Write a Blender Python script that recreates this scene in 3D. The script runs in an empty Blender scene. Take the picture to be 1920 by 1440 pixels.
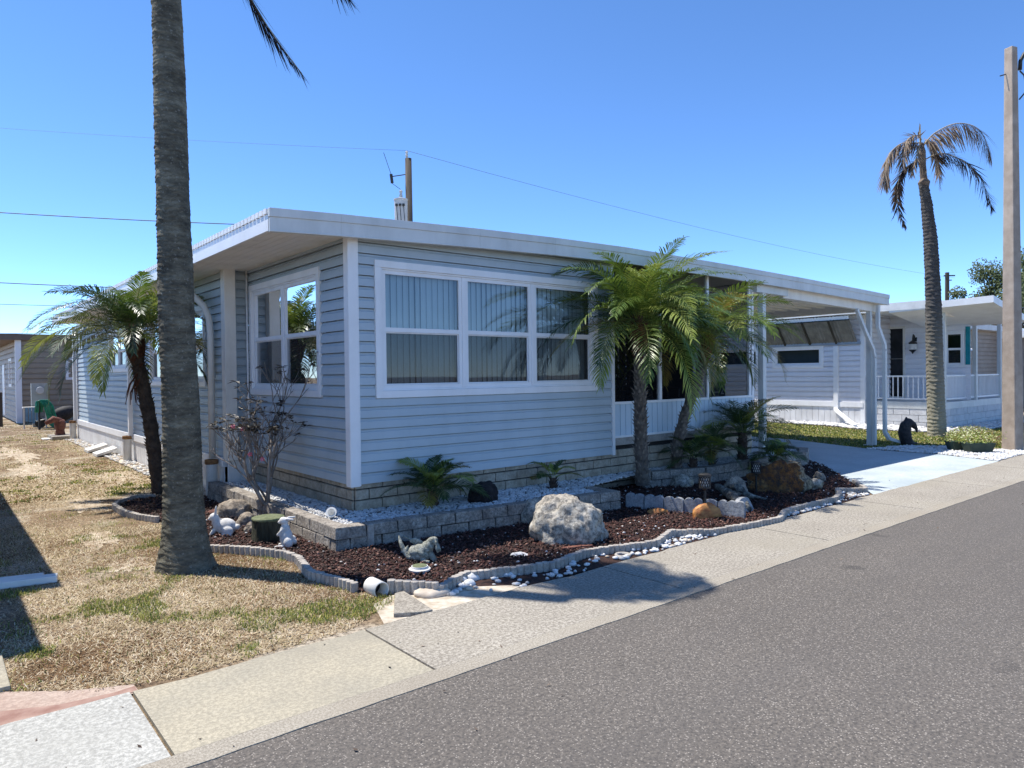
import bpy, bmesh, math, random
import numpy as np
from mathutils import Vector, Matrix, noise as mnoise
R = math.radians
sc = bpy.context.scene
random.seed(7); rng = np.random.default_rng(7)

# ------------------------------------------------------------------ camera
F = 1324.3; CAMH = 1.6
_p, _y, _r = -0.0150449, 0.8797229, -0.0113065
fw = np.array([math.cos(_y)*math.cos(_p), math.sin(_y)*math.cos(_p), math.sin(_p)])
_r0 = np.array([math.sin(_y), -math.cos(_y), 0.]); _u0 = np.cross(_r0, fw)
rt = math.cos(_r)*_r0 + math.sin(_r)*_u0; up = -math.sin(_r)*_r0 + math.cos(_r)*_u0
cd = bpy.data.cameras.new('camera'); cam = bpy.data.objects.new('camera', cd); sc.collection.objects.link(cam)
M = Matrix.Identity(4)
for i in range(3):
    M[i][0] = rt[i]; M[i][1] = up[i]; M[i][2] = -fw[i]
M[2][3] = CAMH
cam.matrix_world = M
cd.sensor_fit = 'HORIZONTAL'; cd.sensor_width = 36.0; cd.lens = F/1920*36.0; cd.clip_start = .05; cd.clip_end = 2000
sc.camera = cam
sc.render.resolution_x = 1024; sc.render.resolution_y = 768

# ------------------------------------------------------------------ sky + sun
SUN_EL = 64.4
SD = Vector((0.50, -0.866, 0)).normalized()                 # horizontal travel of the light
w = bpy.data.worlds.new('World'); sc.world = w; w.use_nodes = True
nt = w.node_tree; nt.nodes.clear()
sky = nt.nodes.new('ShaderNodeTexSky'); sky.sky_type = 'NISHITA'; sky.sun_disc = False
sky.sun_elevation = R(SUN_EL); sky.sun_rotation = math.atan2(-SD.x, -SD.y)
sky.air_density = 0.5; sky.dust_density = 0.0; sky.ozone_density = 5.0; sky.altitude = 0
bg = nt.nodes.new('ShaderNodeBackground'); bg.inputs[1].default_value = 0.15
wo = nt.nodes.new('ShaderNodeOutputWorld')
hs = nt.nodes.new('ShaderNodeHueSaturation'); hs.inputs['Saturation'].default_value = 1.1; hs.inputs['Value'].default_value = 1.2
nt.links.new(sky.outputs[0], hs.inputs['Color']); nt.links.new(hs.outputs[0], bg.inputs[0]); nt.links.new(bg.outputs[0], wo.inputs[0])
sl = bpy.data.lights.new('sun', 'SUN'); sl.energy = 4.0; sl.angle = R(.55); sl.color = (1, .955, .88)
so = bpy.data.objects.new('sun', sl); sc.collection.objects.link(so)
ce = math.cos(R(SUN_EL)); ldir = Vector((SD.x*ce, SD.y*ce, -math.sin(R(SUN_EL))))
so.rotation_euler = ldir.to_track_quat('-Z', 'Y').to_euler(); so.location = (-20, 30, 40)
sc.view_settings.view_transform = 'Standard'; sc.view_settings.look = 'None'
sc.view_settings.exposure = 0.84; sc.view_settings.gamma = 1
sc.cycles.max_bounces = 7; sc.cycles.transparent_max_bounces = 12

# ------------------------------------------------------------------ helpers: where a thing of the photo stands in the place
def ray(x, y): return fw + rt*(x-960)/F - up*(y-720)/F
def G(x, y, z=0.):
    d = ray(x, y); t = (z-CAMH)/d[2]; return Vector((d[0]*t, d[1]*t, z))
def PY(x, y, Y):
    d = ray(x, y); t = Y/d[1]; return Vector((d[0]*t, Y, CAMH+d[2]*t))
def PX(x, y, X):
    d = ray(x, y); t = X/d[0]; return Vector((X, d[1]*t, CAMH+d[2]*t))
def DP(x, y, dep):
    d = ray(x, y); return Vector((d[0]*dep, d[1]*dep, CAMH+d[2]*dep))

col = sc.collection
def rootloc(o):
    while o.parent: o = o.parent
    return Vector(o.location)
def tag(o, label=None, cat=None, group=None, kind=None):
    if label: o['label'] = label
    if cat: o['category'] = cat
    if group: o['group'] = group
    if kind: o['kind'] = kind
    return o
def empty(name, loc, label, cat, group=None):
    o = bpy.data.objects.new(name, None); col.objects.link(o); o.location = Vector(loc); o.empty_display_size = .1
    return tag(o, label, cat, group)

class MB:
    def __init__(s): s.v = []; s.f = []; s.m = []
    def add(s, vs, fs, m=0):
        b = len(s.v); s.v += [tuple(v) for v in vs]; s.f += [tuple(i+b for i in f) for f in fs]; s.m += [m]*len(fs)
    def quad(s, a, b, c, d, m=0): s.add([a, b, c, d], [(0, 1, 2, 3)], m)
    def box(s, a, b, m=0, jit=0.):
        x0, y0, z0 = [min(a[i], b[i]) for i in range(3)]; x1, y1, z1 = [max(a[i], b[i]) for i in range(3)]
        vs = [(x0, y0, z0), (x1, y0, z0), (x1, y1, z0), (x0, y1, z0), (x0, y0, z1), (x1, y0, z1), (x1, y1, z1), (x0, y1, z1)]
        if jit: vs = [tuple(c+random.uniform(-jit, jit) for c in v) for v in vs]
        s.add(vs, [(0, 3, 2, 1), (4, 5, 6, 7), (0, 1, 5, 4), (1, 2, 6, 5), (2, 3, 7, 6), (3, 0, 4, 7)], m)
    def obox(s, c, ax, ay, az, m=0):
        c, ax, ay, az = Vector(c), Vector(ax), Vector(ay), Vector(az)
        vs = [c+ax*i+ay*j+az*k for k in (-1, 1) for i, j in ((-1, -1), (1, -1), (1, 1), (-1, 1))]
        s.add(vs, [(0, 3, 2, 1), (4, 5, 6, 7), (0, 1, 5, 4), (1, 2, 6, 5), (2, 3, 7, 6), (3, 0, 4, 7)], m)
    def bar(s, a, b, wd, ht, m=0, upv=(0, 0, 1)):
        a, b = Vector(a), Vector(b); d = (b-a); L = d.length; d.normalize()
        u = Vector(upv)
        if abs(d.dot(u)) > .98: u = Vector((0, 1, 0))
        sx = d.cross(u).normalized(); sz = sx.cross(d).normalized()
        s.obox((a+b)/2, d*L/2, sx*wd/2, sz*ht/2, m)
    def tube(s, pts, rad, n=8, m=0, cap=True):
        pts = [Vector(p) for p in pts]
        if not hasattr(rad, '__len__'): rad = [rad]*len(pts)
        rings = []; prev = None
        for i, p in enumerate(pts):
            d = (pts[min(i+1, len(pts)-1)]-pts[max(i-1, 0)])
            d = d.normalized() if d.length > 1e-9 else Vector((0, 0, 1))
            if prev is None:
                prev = d.orthogonal().normalized()
            u = (prev-d*prev.dot(d)); u = u.normalized() if u.length > 1e-6 else d.orthogonal().normalized()
            prev = u; v = d.cross(u)
            rings.append([p+(u*math.cos(a)+v*math.sin(a))*rad[i] for a in [2*math.pi*k/n for k in range(n)]])
        vs = [q for r in rings for q in r]; fs = []
        for i in range(len(pts)-1):
            for k in range(n): fs.append((i*n+k, i*n+(k+1) % n, (i+1)*n+(k+1) % n, (i+1)*n+k))
        if cap: fs += [tuple(range(n))[::-1], tuple((len(pts)-1)*n+k for k in range(n))]
        s.add(vs, fs, m)
    def sweep(s, pts, w_, h_, m=0):
        for a, b in zip(pts[:-1], pts[1:]):
            a, b = Vector(a), Vector(b); d = (b-a).normalized()*.01; s.bar(a-d, b+d, w_, h_, m, (0, -1, 0) if abs(d.z) > .005 else (0, 0, 1))
    def prism(s, poly, z0, z1, m=0):
        n = len(poly); vs = [(p[0], p[1], z0) for p in poly]+[(p[0], p[1], z1) for p in poly]
        s.add(vs, [tuple(range(n))[::-1], tuple(range(n, 2*n))]+[(i, (i+1) % n, n+(i+1) % n, n+i) for i in range(n)], m)
    def lathe(s, prof, c, n=20, m=0):
        vs = []; fs = []
        for (r, z) in prof:
            vs += [(c[0]+r*math.cos(2*math.pi*k/n), c[1]+r*math.sin(2*math.pi*k/n), c[2]+z) for k in range(n)]
        for i in range(len(prof)-1):
            for k in range(n): fs.append((i*n+k, i*n+(k+1) % n, (i+1)*n+(k+1) % n, (i+1)*n+k))
        s.add(vs, fs, m)
    def build(s, name, mats, parent=None, smooth=False, bevel=0.):
        me = bpy.data.meshes.new(name)
        vs = s.v
        if parent is not None:
            L = rootloc(parent); vs = [(v[0]-L.x, v[1]-L.y, v[2]-L.z) for v in vs]
        me.from_pydata(vs, [], s.f); 
        if not isinstance(mats, (list, tuple)): mats = [mats]
        for mm in mats: me.materials.append(mm)
        if len(mats) > 1: me.polygons.foreach_set('material_index', s.m)
        if smooth: me.polygons.foreach_set('use_smooth', [True]*len(me.polygons))
        me.update()
        o = bpy.data.objects.new(name, me); col.objects.link(o)
        if parent is not None: o.parent = parent
        if bevel:
            b = o.modifiers.new('b', 'BEVEL'); b.width = bevel; b.segments = 2; b.limit_method = 'ANGLE'; b.angle_limit = R(40)
        return o
def np_mesh(name, verts, faces, mats, midx=None, parent=None, smooth=False):
    """verts (N,3); faces (M,k) numpy, all the same size"""
    me = bpy.data.meshes.new(name); N = len(verts); Mf, k = faces.shape
    if parent is not None: verts = verts - np.array(rootloc(parent))
    me.vertices.add(N); me.vertices.foreach_set('co', verts.astype(np.float32).ravel())
    me.loops.add(Mf*k); me.loops.foreach_set('vertex_index', faces.astype(np.int32).ravel())
    me.polygons.add(Mf); me.polygons.foreach_set('loop_start', np.arange(0, Mf*k, k, dtype=np.int32))
    try: me.polygons.foreach_set('loop_total', np.full(Mf, k, dtype=np.int32))
    except Exception: pass
    if not isinstance(mats, (list, tuple)): mats = [mats]
    for mm in mats: me.materials.append(mm)
    if midx is not None: me.polygons.foreach_set('material_index', midx.astype(np.int32))
    if smooth: me.polygons.foreach_set('use_smooth', np.ones(Mf, bool))
    me.update(calc_edges=True); me.validate()
    o = bpy.data.objects.new(name, me); col.objects.link(o)
    if parent is not None: o.parent = parent
    return o
def copy_tree(o, parent=None):
    c = o.copy(); col.objects.link(c); c.parent = parent
    for ch in list(o.children): copy_tree(ch, c)
    return c

# ------------------------------------------------------------------ materials
def newmat(name):
    m = bpy.data.materials.new(name); m.use_nodes = True; m.node_tree.nodes.clear(); return m, m.node_tree
def N(t, typ, **kw):
    n = t.nodes.new('ShaderNode'+typ)
    for k, v in kw.items():
        if k[0] == '_': setattr(n, k[1:], v)
        else: n.inputs[k.replace('_', ' ')].default_value = v
    return n
def ramp(t, fac, stops):
    r = t.nodes.new('ShaderNodeValToRGB'); e = r.color_ramp.elements
    while len(e) < len(stops): e.new(.5)
    for i, (p, c) in enumerate(stops): e[i].position = p; e[i].color = (*c, 1)
    t.links.new(fac, r.inputs[0]); return r.outputs[0]
def mixc(t, fac, a, b, typ='MIX'):
    m = t.nodes.new('ShaderNodeMix'); m.data_type = 'RGBA'; m.blend_type = typ
    for v, i in ((fac, 0), (a, 6), (b, 7)):
        if hasattr(v, 'node'): t.links.new(v, m.inputs[i])
        else: m.inputs[i].default_value = v if i == 0 else (*v[:3], 1)
    return m.outputs[2]
def coords(t, scale=(1, 1, 1)):
    tc = t.nodes.new('ShaderNodeTexCoord'); mp = t.nodes.new('ShaderNodeMapping'); mp.inputs['Scale'].default_value = scale
    t.links.new(tc.outputs['Object'], mp.inputs[0]); return mp.outputs[0]
def noise_(t, vec, scale, detail=4, rough=.55):
    n = t.nodes.new('ShaderNodeTexNoise'); n.inputs['Scale'].default_value = scale; n.inputs['Detail'].default_value = detail; n.inputs['Roughness'].default_value = rough
    t.links.new(vec, n.inputs['Vector']); return n.outputs['Fac']
def voro(t, vec, scale, feat='F1', out='Distance'):
    n = t.nodes.new('ShaderNodeTexVoronoi'); n.feature = feat; n.inputs['Scale'].default_value = scale; t.links.new(vec, n.inputs['Vector']); return n.outputs[out]
def finish(t, colr, rough=.7, bump=None, bstr=.3, bdist=.01, spec=.4, metal=0., transl=0., m=None):
    p = t.nodes.new('ShaderNodeBsdfPrincipled'); p.inputs['Metallic'].default_value = metal; p.inputs['Specular IOR Level'].default_value = spec
    if hasattr(colr, 'node'): t.links.new(colr, p.inputs['Base Color'])
    else: p.inputs['Base Color'].default_value = (*colr, 1)
    if hasattr(rough, 'node'): t.links.new(rough, p.inputs['Roughness'])
    else: p.inputs['Roughness'].default_value = rough
    if bump is not None:
        b = t.nodes.new('ShaderNodeBump'); b.inputs['Strength'].default_value = bstr; b.inputs['Distance'].default_value = bdist
        t.links.new(bump, b.inputs['Height']); t.links.new(b.outputs[0], p.inputs['Normal'])
    out = t.nodes.new('ShaderNodeOutputMaterial'); sh = p.outputs[0]
    if transl:
        tr = t.nodes.new('ShaderNodeBsdfTranslucent')
        if hasattr(colr, 'node'): t.links.new(colr, tr.inputs[0])
        else: tr.inputs[0].default_value = (*colr, 1)
        mx = t.nodes.new('ShaderNodeMixShader'); mx.inputs[0].default_value = transl
        t.links.new(sh, mx.inputs[1]); t.links.new(tr.outputs[0], mx.inputs[2]); sh = mx.outputs[0]
    t.links.new(sh, out.inputs[0])
def pm(name, c1, c2=None, scale=8, rough=.7, bump=0., bscale=None, bdist=.01, spec=.4, metal=0., transl=0., stretch=(1, 1, 1), dirt=0., dirtc=(.12, .10, .08), contrast=(.35, .65)):
    m, t = newmat(name); v = coords(t, stretch)
    c2 = c2 or tuple(min(1, c*1.15) for c in c1)
    n = noise_(t, v, scale); c = ramp(t, n, [(contrast[0], c1), (contrast[1], c2)])
    if dirt:
        d = noise_(t, coords(t, (1, 1, .35)), 3.1, 6, .65); f = ramp(t, d, [(.45, (0, 0, 0)), (.75, (dirt,)*3)])
        c = mixc(t, f, c, dirtc)
    finish(t, c, rough, noise_(t, v, bscale or scale*4, 5) if bump else None, bump, bdist, spec, metal, transl)
    return m
MT = {}
MT['siding'] = pm('blue_grey_vinyl', (.425, .495, .535), (.46, .53, .57), 1.5, .5, .06, 60, .002, dirt=.18, dirtc=(.2, .24, .26))
MT['trim'] = pm('white_trim', (.82, .82, .82), (.86, .86, .86), 3, .45, dirt=.22, dirtc=(.45, .43, .40))
MT['roofw'] = pm('white_roof_coating', (.66, .67, .66), (.78, .78, .77), 2.5, .6, .15, 30, .004, dirt=.35, dirtc=(.40, .38, .34))
MT['fascia'] = pm('grey_fascia', (.62, .64, .62), (.68, .69, .67), 2, .5, dirt=.35, dirtc=(.33, .33, .31))
MT['soffit'] = pm('soffit_cream', (.80, .77, .71), (.84, .81, .75), 2, .6, dirt=.3, dirtc=(.4, .37, .32))
MT['beige'] = pm('beige_pipe', (.72, .68, .60), (.78, .74, .67), 4, .5, dirt=.4, dirtc=(.38, .33, .26))
MT['skirt'] = pm('white_skirt', (.66, .66, .66), (.76, .76, .76), 3, .5, dirt=.3, dirtc=(.4, .37, .33))
MT['rust'] = pm('rusty_collar', (.16, .07, .03), (.30, .17, .07), 30, .85, .4, 80)
MT['porchblue'] = pm('pale_blue_panel', (.50, .62, .70), (.55, .66, .74), 2, .5)
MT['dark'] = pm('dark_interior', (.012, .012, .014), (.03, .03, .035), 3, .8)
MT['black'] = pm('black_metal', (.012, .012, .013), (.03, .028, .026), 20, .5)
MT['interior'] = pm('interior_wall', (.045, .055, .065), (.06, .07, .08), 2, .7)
MT['blind'] = pm('blind_slats', (.62, .66, .66), (.72, .75, .75), 2, .6)
MT['metal'] = pm('galvanised', (.33, .34, .34), (.42, .43, .43), 4, .4, metal=.6)
MT['whitepvc'] = pm('weathered_white', (.62, .61, .57), (.74, .73, .70), 6, .5, dirt=.4, dirtc=(.35, .30, .22))

def block_mat(name, ca, cb, cc, bstr=.5, sc_=7., stain=.4):
    m, t = newmat(name); v = coords(t)
    a = ramp(t, noise_(t, v, sc_, 6, .7), [(.32, ca), (.55, cb), (.75, cc)])
    b = noise_(t, v, 45, 6, .75); a = mixc(t, ramp(t, b, [(.42, (0, 0, 0)), (.62, (stain,)*3)]), a, tuple(x*.35 for x in ca))
    finish(t, a, .9, noise_(t, v, 30, 8, .7), bstr, .02, .2); return m
MT['block'] = block_mat('tan_split_block', (.30, .255, .19), (.47, .41, .32), (.56, .51, .42), .5, 7., .3)
MT['block2'] = block_mat('grey_retaining_block', (.22, .19, .165), (.42, .375, .32), (.62, .57, .50), .9, 9., .7)
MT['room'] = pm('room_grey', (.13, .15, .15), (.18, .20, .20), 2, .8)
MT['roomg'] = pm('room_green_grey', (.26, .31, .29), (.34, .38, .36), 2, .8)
MT['mortar'] = pm('dark_joint', (.02, .018, .016), (.035, .03, .027), 20, .95)
MT['edging'] = block_mat('pale_edging', (.30, .27, .24), (.46, .42, .37), (.56, .51, .45), .5, 5, .35)
MT['scallop'] = block_mat('grey_scallop', (.26, .27, .28), (.36, .37, .38), (.50, .50, .50), .7, 10, .5)
MT['wbrick'] = block_mat('white_painted_block', (.52, .52, .52), (.62, .62, .62), (.70, .70, .70), .3, 4, .1)

def asphalt():
    m, t = newmat('asphalt'); v = coords(t)
    big = noise_(t, v, .35, 4); base = ramp(t, big, [(.3, (.168, .146, .122)), (.7, (.215, .189, .160))])
    n2 = noise_(t, v, 55, 5, .8); base = mixc(t, ramp(t, n2, [(.40, (0, 0, 0)), (.60, (.85,)*3)]), (.075, .068, .062), base)
    vd = voro(t, v, 110.); cc = voro(t, v, 110., out='Color')
    sep = t.nodes.new('ShaderNodeSeparateColor'); t.links.new(cc, sep.inputs[0])
    a = t.nodes.new('ShaderNodeMath'); a.operation = 'LESS_THAN'; t.links.new(vd, a.inputs[0]); a.inputs[1].default_value = .42
    b = t.nodes.new('ShaderNodeMath'); b.operation = 'GREATER_THAN'; t.links.new(sep.outputs[0], b.inputs[0]); b.inputs[1].default_value = .82
    c = t.nodes.new('ShaderNodeMath'); c.operation = 'MULTIPLY'; t.links.new(a.outputs[0], c.inputs[0]); t.links.new(b.outputs[0], c.inputs[1])
    colr = mixc(t, c.outputs[0], base, (.33, .295, .255))
    ln = noise_(t, coords(t, (.12, 1.1, 1)), 1.3, 4, .6); colr = mixc(t, ramp(t, ln, [(.40, (.0,)*3), (.62, (.35,)*3)]), colr, (.10, .092, .085))
    st = noise_(t, coords(t, (1, 1, 1)), 2.2, 2, .4); colr = mixc(t, ramp(t, st, [(.24, (.5,)*3), (.30, (0, 0, 0))]), colr, (.04, .038, .036))
    finish(t, colr, .9, n2, .6, .008, .25); return m
MT['asphalt'] = asphalt()
def concrete(name, a, b, spk, stain=(.30, .27, .21), sp=48, amt=.8, st=.6):
    m, t = newmat(name); v = coords(t)
    base = ramp(t, noise_(t, v, 1.3, 6, .6), [(.3, a), (.7, b)])
    base = mixc(t, ramp(t, noise_(t, v, sp, 5, .85), [(.44, (amt,)*3), (.58, (0, 0, 0))]), base, spk)
    s2 = noise_(t, coords(t, (1, 1, 1)), .8, 7, .62); base = mixc(t, ramp(t, s2, [(.48, (0, 0, 0)), (.70, (st,)*3)]), base, stain)
    finish(t, base, .9, noise_(t, v, sp, 5, .8), .35, .006, .25); return m
MT['conc'] = concrete('curb_concrete', (.36, .325, .27), (.47, .43, .36), (.15, .13, .105))
MT['concy'] = concrete('yellowed_concrete', (.36, .33, .26), (.50, .44, .32), (.20, .18, .14), (.24, .22, .18), amt=.6)
MT['concw'] = concrete('exposed_white_concrete', (.44, .43, .39), (.54, .53, .48), (.20, .195, .175), (.36, .35, .31), 42, .7)
MT['lip'] = concrete('rough_lip', (.35, .31, .25), (.45, .41, .34), (.15, .13, .10), (.3, .26, .2), 90, .7)
MT['drive'] = concrete('pale_blue_drive', (.42, .465, .475), (.54, .585, .59), (.32, .36, .37), (.26, .32, .34), 22, .4, .5)
MT['redpaint'] = concrete('red_brown_paint', (.40, .29, .23), (.52, .43, .35), (.24, .17, .14), (.34, .20, .15), 40, .55, .7)

def soil():
    m, t = newmat('dry_lawn_soil'); v = coords(t)
    a = ramp(t, noise_(t, v, .8, 6, .6), [(.34, (.17, .11, .07)), (.50, (.34, .25, .16)), (.60, (.56, .48, .37))])
    a = mixc(t, ramp(t, noise_(t, v, 28, 6, .8), [(.40, (.85,)*3), (.56, (0, 0, 0))]), a, (.055, .038, .025))
    g = noise_(t, v, 1.7, 3, .5); a = mixc(t, ramp(t, g, [(.57, (0, 0, 0)), (.70, (.45,)*3)]), a, (.13, .15, .05))
    finish(t, a, .95, noise_(t, v, 60, 6, .8), .7, .02, .1); return m
MT['soil'] = soil()
MT['sand'] = pm('sandy_dirt', (.40, .33, .24), (.58, .52, .43), 14, .95, .5, 60)
MT['sand2'] = pm('thin_sand', (.26, .19, .125), (.56, .48, .37), 9, .95, .5, 50)
MT['mulchbase'] = pm('mulch_base', (.020, .010, .008), (.06, .026, .018), 30, .95, .8, 90, .02)
for i, (a, b) in enumerate([((.040, .013, .010), (.09, .030, .022)), ((.013, .006, .005), (.035, .014, .011)), ((.12, .055, .04), (.22, .12, .09))]):
    MT['mulch%d' % i] = pm('mulch_chip', a, b, 30, .7, spec=.35)
MT['peb'] = pm('white_pebble', (.50, .50, .49), (.74, .73, .71), 9, .6, .3, 60)
MT['pebg'] = pm('grey_pebble', (.34, .33, .32), (.5, .49, .47), 9, .6)
MT['pebt'] = pm('tan_pebble', (.42, .34, .26), (.6, .52, .42), 9, .6)
MT['gravelbase'] = pm('gravel_bed', (.07, .065, .06), (.20, .19, .18), 40, .9, .5, 90)
GR = [((.43, .335, .20), (.62, .50, .33)), ((.15, .085, .040), (.28, .17, .085)), ((.085, .125, .03), (.14, .19, .05)), ((.27, .27, .06), (.40, .37, .10)), ((.60, .51, .36), (.74, .65, .49))]
GM = [pm('lawn_blade', a, b, 6, .8, transl=.2, spec=.15) for a, b in GR]
def leafmat(name, a, b, tr=.25, rough=.38, sp=.5): return pm(name, a, b, 7, rough, transl=tr, spec=sp)
MT['leafA'] = leafmat('palm_green', (.085, .145, .022), (.15, .215, .035))
MT['leafB'] = leafmat('palm_green_light', (.20, .26, .04), (.30, .34, .07))
MT['leafD'] = leafmat('palm_green_dark', (.03, .06, .018), (.06, .10, .026))
MT['leafY'] = leafmat('palm_yellowing', (.20, .17, .03), (.28, .21, .05))
MT['dry'] = leafmat('dead_frond', (.14, .105, .08), (.28, .215, .16), .12, .8, .15)
MT['dryd'] = leafmat('dead_frond_dark', (.035, .024, .020), (.075, .052, .040), .1, .8, .15)
MT['straw'] = leafmat('straw', (.42, .33, .20), (.55, .46, .32), .12, .7, .2)
MT['fibre'] = pm('brown_fibre', (.05, .018, .010), (.16, .06, .03), 25, .9, .7, 70, .02)
MT['stub'] = pm('leaf_base', (.14, .115, .09), (.26, .22, .18), 14, .9, .6, 60, .01)
MT['stubm'] = pm('leaf_base_mid', (.07, .055, .045), (.15, .125, .10), 14, .9, .6, 60, .01)
MT['stubd'] = pm('leaf_base_dark', (.045, .03, .022), (.10, .07, .05), 14, .9, .6, 60, .01)
MT['twig'] = pm('grey_twig', (.16, .13, .11), (.32, .28, .24), 10, .85, .4, 60)
MT['twigleaf'] = leafmat('dark_leaf', (.018, .014, .012), (.06, .048, .025), .1, .5)
MT['flower'] = pm('pink_flower', (.65, .08, .12), (.75, .25, .30), 20, .5)
def trunkmat():
    m, t = newmat('royal_palm_bark'); v = coords(t)
    a = ramp(t, noise_(t, coords(t, (1, 1, 2.6)), 5, 8, .75), [(.34, (.058, .052, .040)), (.52, (.14, .128, .095)), (.72, (.28, .265, .20))])
    wv = t.nodes.new('ShaderNodeTexWave'); wv.bands_direction = 'Z'; wv.inputs['Scale'].default_value = 7.5; wv.inputs['Distortion'].default_value = 9; wv.inputs['Detail'].default_value = 3; wv.inputs['Detail Scale'].default_value = 2.5
    t.links.new(v, wv.inputs['Vector'])
    a = mixc(t, ramp(t, wv.outputs['Fac'], [(0., (.28,)*3), (.30, (0, 0, 0))]), a, (.045, .043, .036))
    l = noise_(t, v, 40, 3, .7); a = mixc(t, ramp(t, l, [(.60, (0, 0, 0)), (.68, (.55,)*3)]), a, (.34, .33, .28))
    finish(t, a, .92, noise_(t, coords(t, (1, 1, 1.6)), 26, 8, .75), .7, .02, .15); return m
MT['trunk'] = trunkmat()
def trunk2():
    m, t = newmat('ringed_palm_bark'); v = coords(t)
    a = ramp(t, noise_(t, coords(t, (1, 1, 3)), 9, 6, .7), [(.3, (.045, .04, .038)), (.6, (.11, .10, .09)), (.8, (.24, .22, .19))])
    z = t.nodes.new('ShaderNodeSeparateXYZ'); t.links.new(v, z.inputs[0])
    mr = t.nodes.new('ShaderNodeMapRange'); mr.inputs[1].default_value = 3.2; mr.inputs[2].default_value = .3; t.links.new(z.outputs[2], mr.inputs[0])
    a = mixc(t, mr.outputs[0], a, mixc(t, noise_(t, coords(t, (1, 1, 6)), 14, 4), (.16, .15, .10), (.52, .48, .38)))
    finish(t, a, .9, noise_(t, coords(t, (1, 1, 4)), 20, 8, .7), .8, .03, .15); return m
MT['trunk2'] = trunk2()
MT['polec'] = pm('concrete_pole', (.34, .27, .21), (.45, .365, .29), 5, .85, .4, 60, dirt=.5, dirtc=(.2, .16, .13))
MT['polew'] = pm('wooden_pole', (.045, .036, .028), (.10, .08, .06), 8, .9, .4, 50, stretch=(1, 1, .1))
MT['wire'] = pm('wire', (.04, .045, .05), (.07, .07, .08), 5, .6)
MT['transf'] = pm('transformer_grey', (.42, .43, .43), (.50, .51, .50), 5, .5)
MT['lilac'] = pm('white_vinyl', (.76, .75, .78), (.80, .79, .81), 2, .5, dirt=.15, dirtc=(.45, .45, .48))
MT['tan'] = pm('tan_vinyl', (.30, .235, .165), (.34, .27, .195), 2, .6, dirt=.2, dirtc=(.16, .14, .12))
MT['tand'] = pm('tan_fascia', (.12, .085, .065), (.17, .12, .09), 2, .6)
MT['tanl'] = pm('tan_siding_light', (.36, .30, .25), (.42, .36, .30), 2, .6)
MT['teal'] = pm('teal_paint', (.0, .20, .25), (.01, .27, .32), 5, .5)
MT['corr'] = pm('corrugated_grey', (.10, .105, .105), (.17, .175, .175), 4, .45, metal=.15)
MT['hose'] = pm('green_hose', (.0, .14, .08), (.02, .26, .16), 10, .4)
MT['bluep'] = pm('blue_plastic', (.10, .22, .34), (.18, .32, .46), 6, .5)
MT['rustiron'] = pm('red_brown_iron', (.10, .035, .025), (.22, .09, .06), 12, .8, .4, 50)
MT['greenpot'] = pm('dark_green_pot', (.012, .03, .022), (.03, .055, .04), 8, .5)
MT['moss'] = block_mat('mossy_top', (.10, .12, .06), (.19, .21, .12), (.26, .27, .18), .5, 12)
MT['stumpbark'] = pm('stump_bark', (.02, .022, .014), (.07, .07, .045), 18, .95, 1., 50, .03, stretch=(1, 1, .2))
MT['statw'] = block_mat('white_resin', (.55, .53, .50), (.70, .68, .65), (.78, .76, .73), .25, 8, .2)
MT['statg'] = block_mat('grey_stone', (.22, .22, .17), (.42, .42, .35), (.58, .57, .50), .9, 26, .7)
MT['statk'] = pm('black_stone', (.010, .010, .012), (.035, .033, .035), 20, .7, .4, 60)
def rockmat(name, a, b, c, sc_=5, dark=.8, bs=.8, gold=None):
    m, t = newmat(name); v = coords(t)
    x = ramp(t, noise_(t, v, sc_, 8, .7), [(.33, a), (.52, b), (.70, c)])
    if gold: x = mixc(t, ramp(t, noise_(t, v, 3.3, 3, .5), [(.56, (0, 0, 0)), (.68, (.75,)*3)]), x, gold)
    x = mixc(t, ramp(t, noise_(t, v, 20, 8, .8), [(.43, (dark,)*3), (.56, (0, 0, 0))]), x, (.03, .03, .035))
    finish(t, x, .85, noise_(t, v, 14, 10, .75), bs, .05, .25); return m
MT['boulder'] = rockmat('pale_boulder', (.42, .37, .30), (.58, .53, .44), (.70, .65, .55), 4, .7, .7, (.55, .38, .19))
MT['amber'] = rockmat('amber_stone', (.10, .04, .014), (.24, .11, .035), (.42, .26, .11), 4, .8, .9)
MT['crust'] = rockmat('tan_crust', (.22, .16, .09), (.42, .34, .22), (.58, .52, .38), 6, .8, .9)
MT['orange'] = pm('orange_stone', (.30, .10, .03), (.58, .27, .08), 5, .6, .3, 20, stretch=(1, 4, 4))
MT['blackrock'] = pm('black_lava', (.006, .005, .006), (.03, .025, .025), 15, .8, 1., 40, .03)
MT['tanrock'] = rockmat('tan_stone', (.30, .24, .18), (.44, .37, .29), (.55, .48, .40), 6, .6)
MT['wood'] = rockmat('grey_driftwood', (.12, .11, .09), (.26, .25, .21), (.40, .39, .34), 9, .8)
MT['oak'] = leafmat('oak_leaf', (.05, .075, .025), (.12, .15, .06), .2, .6, .3)
MT['bark'] = pm('bark', (.07, .055, .04), (.13, .10, .08), 9, .9, .5, 40)
MT['wicker'] = pm('dark_wicker', (.03, .025, .025), (.08, .07, .06), 40, .7)

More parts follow.
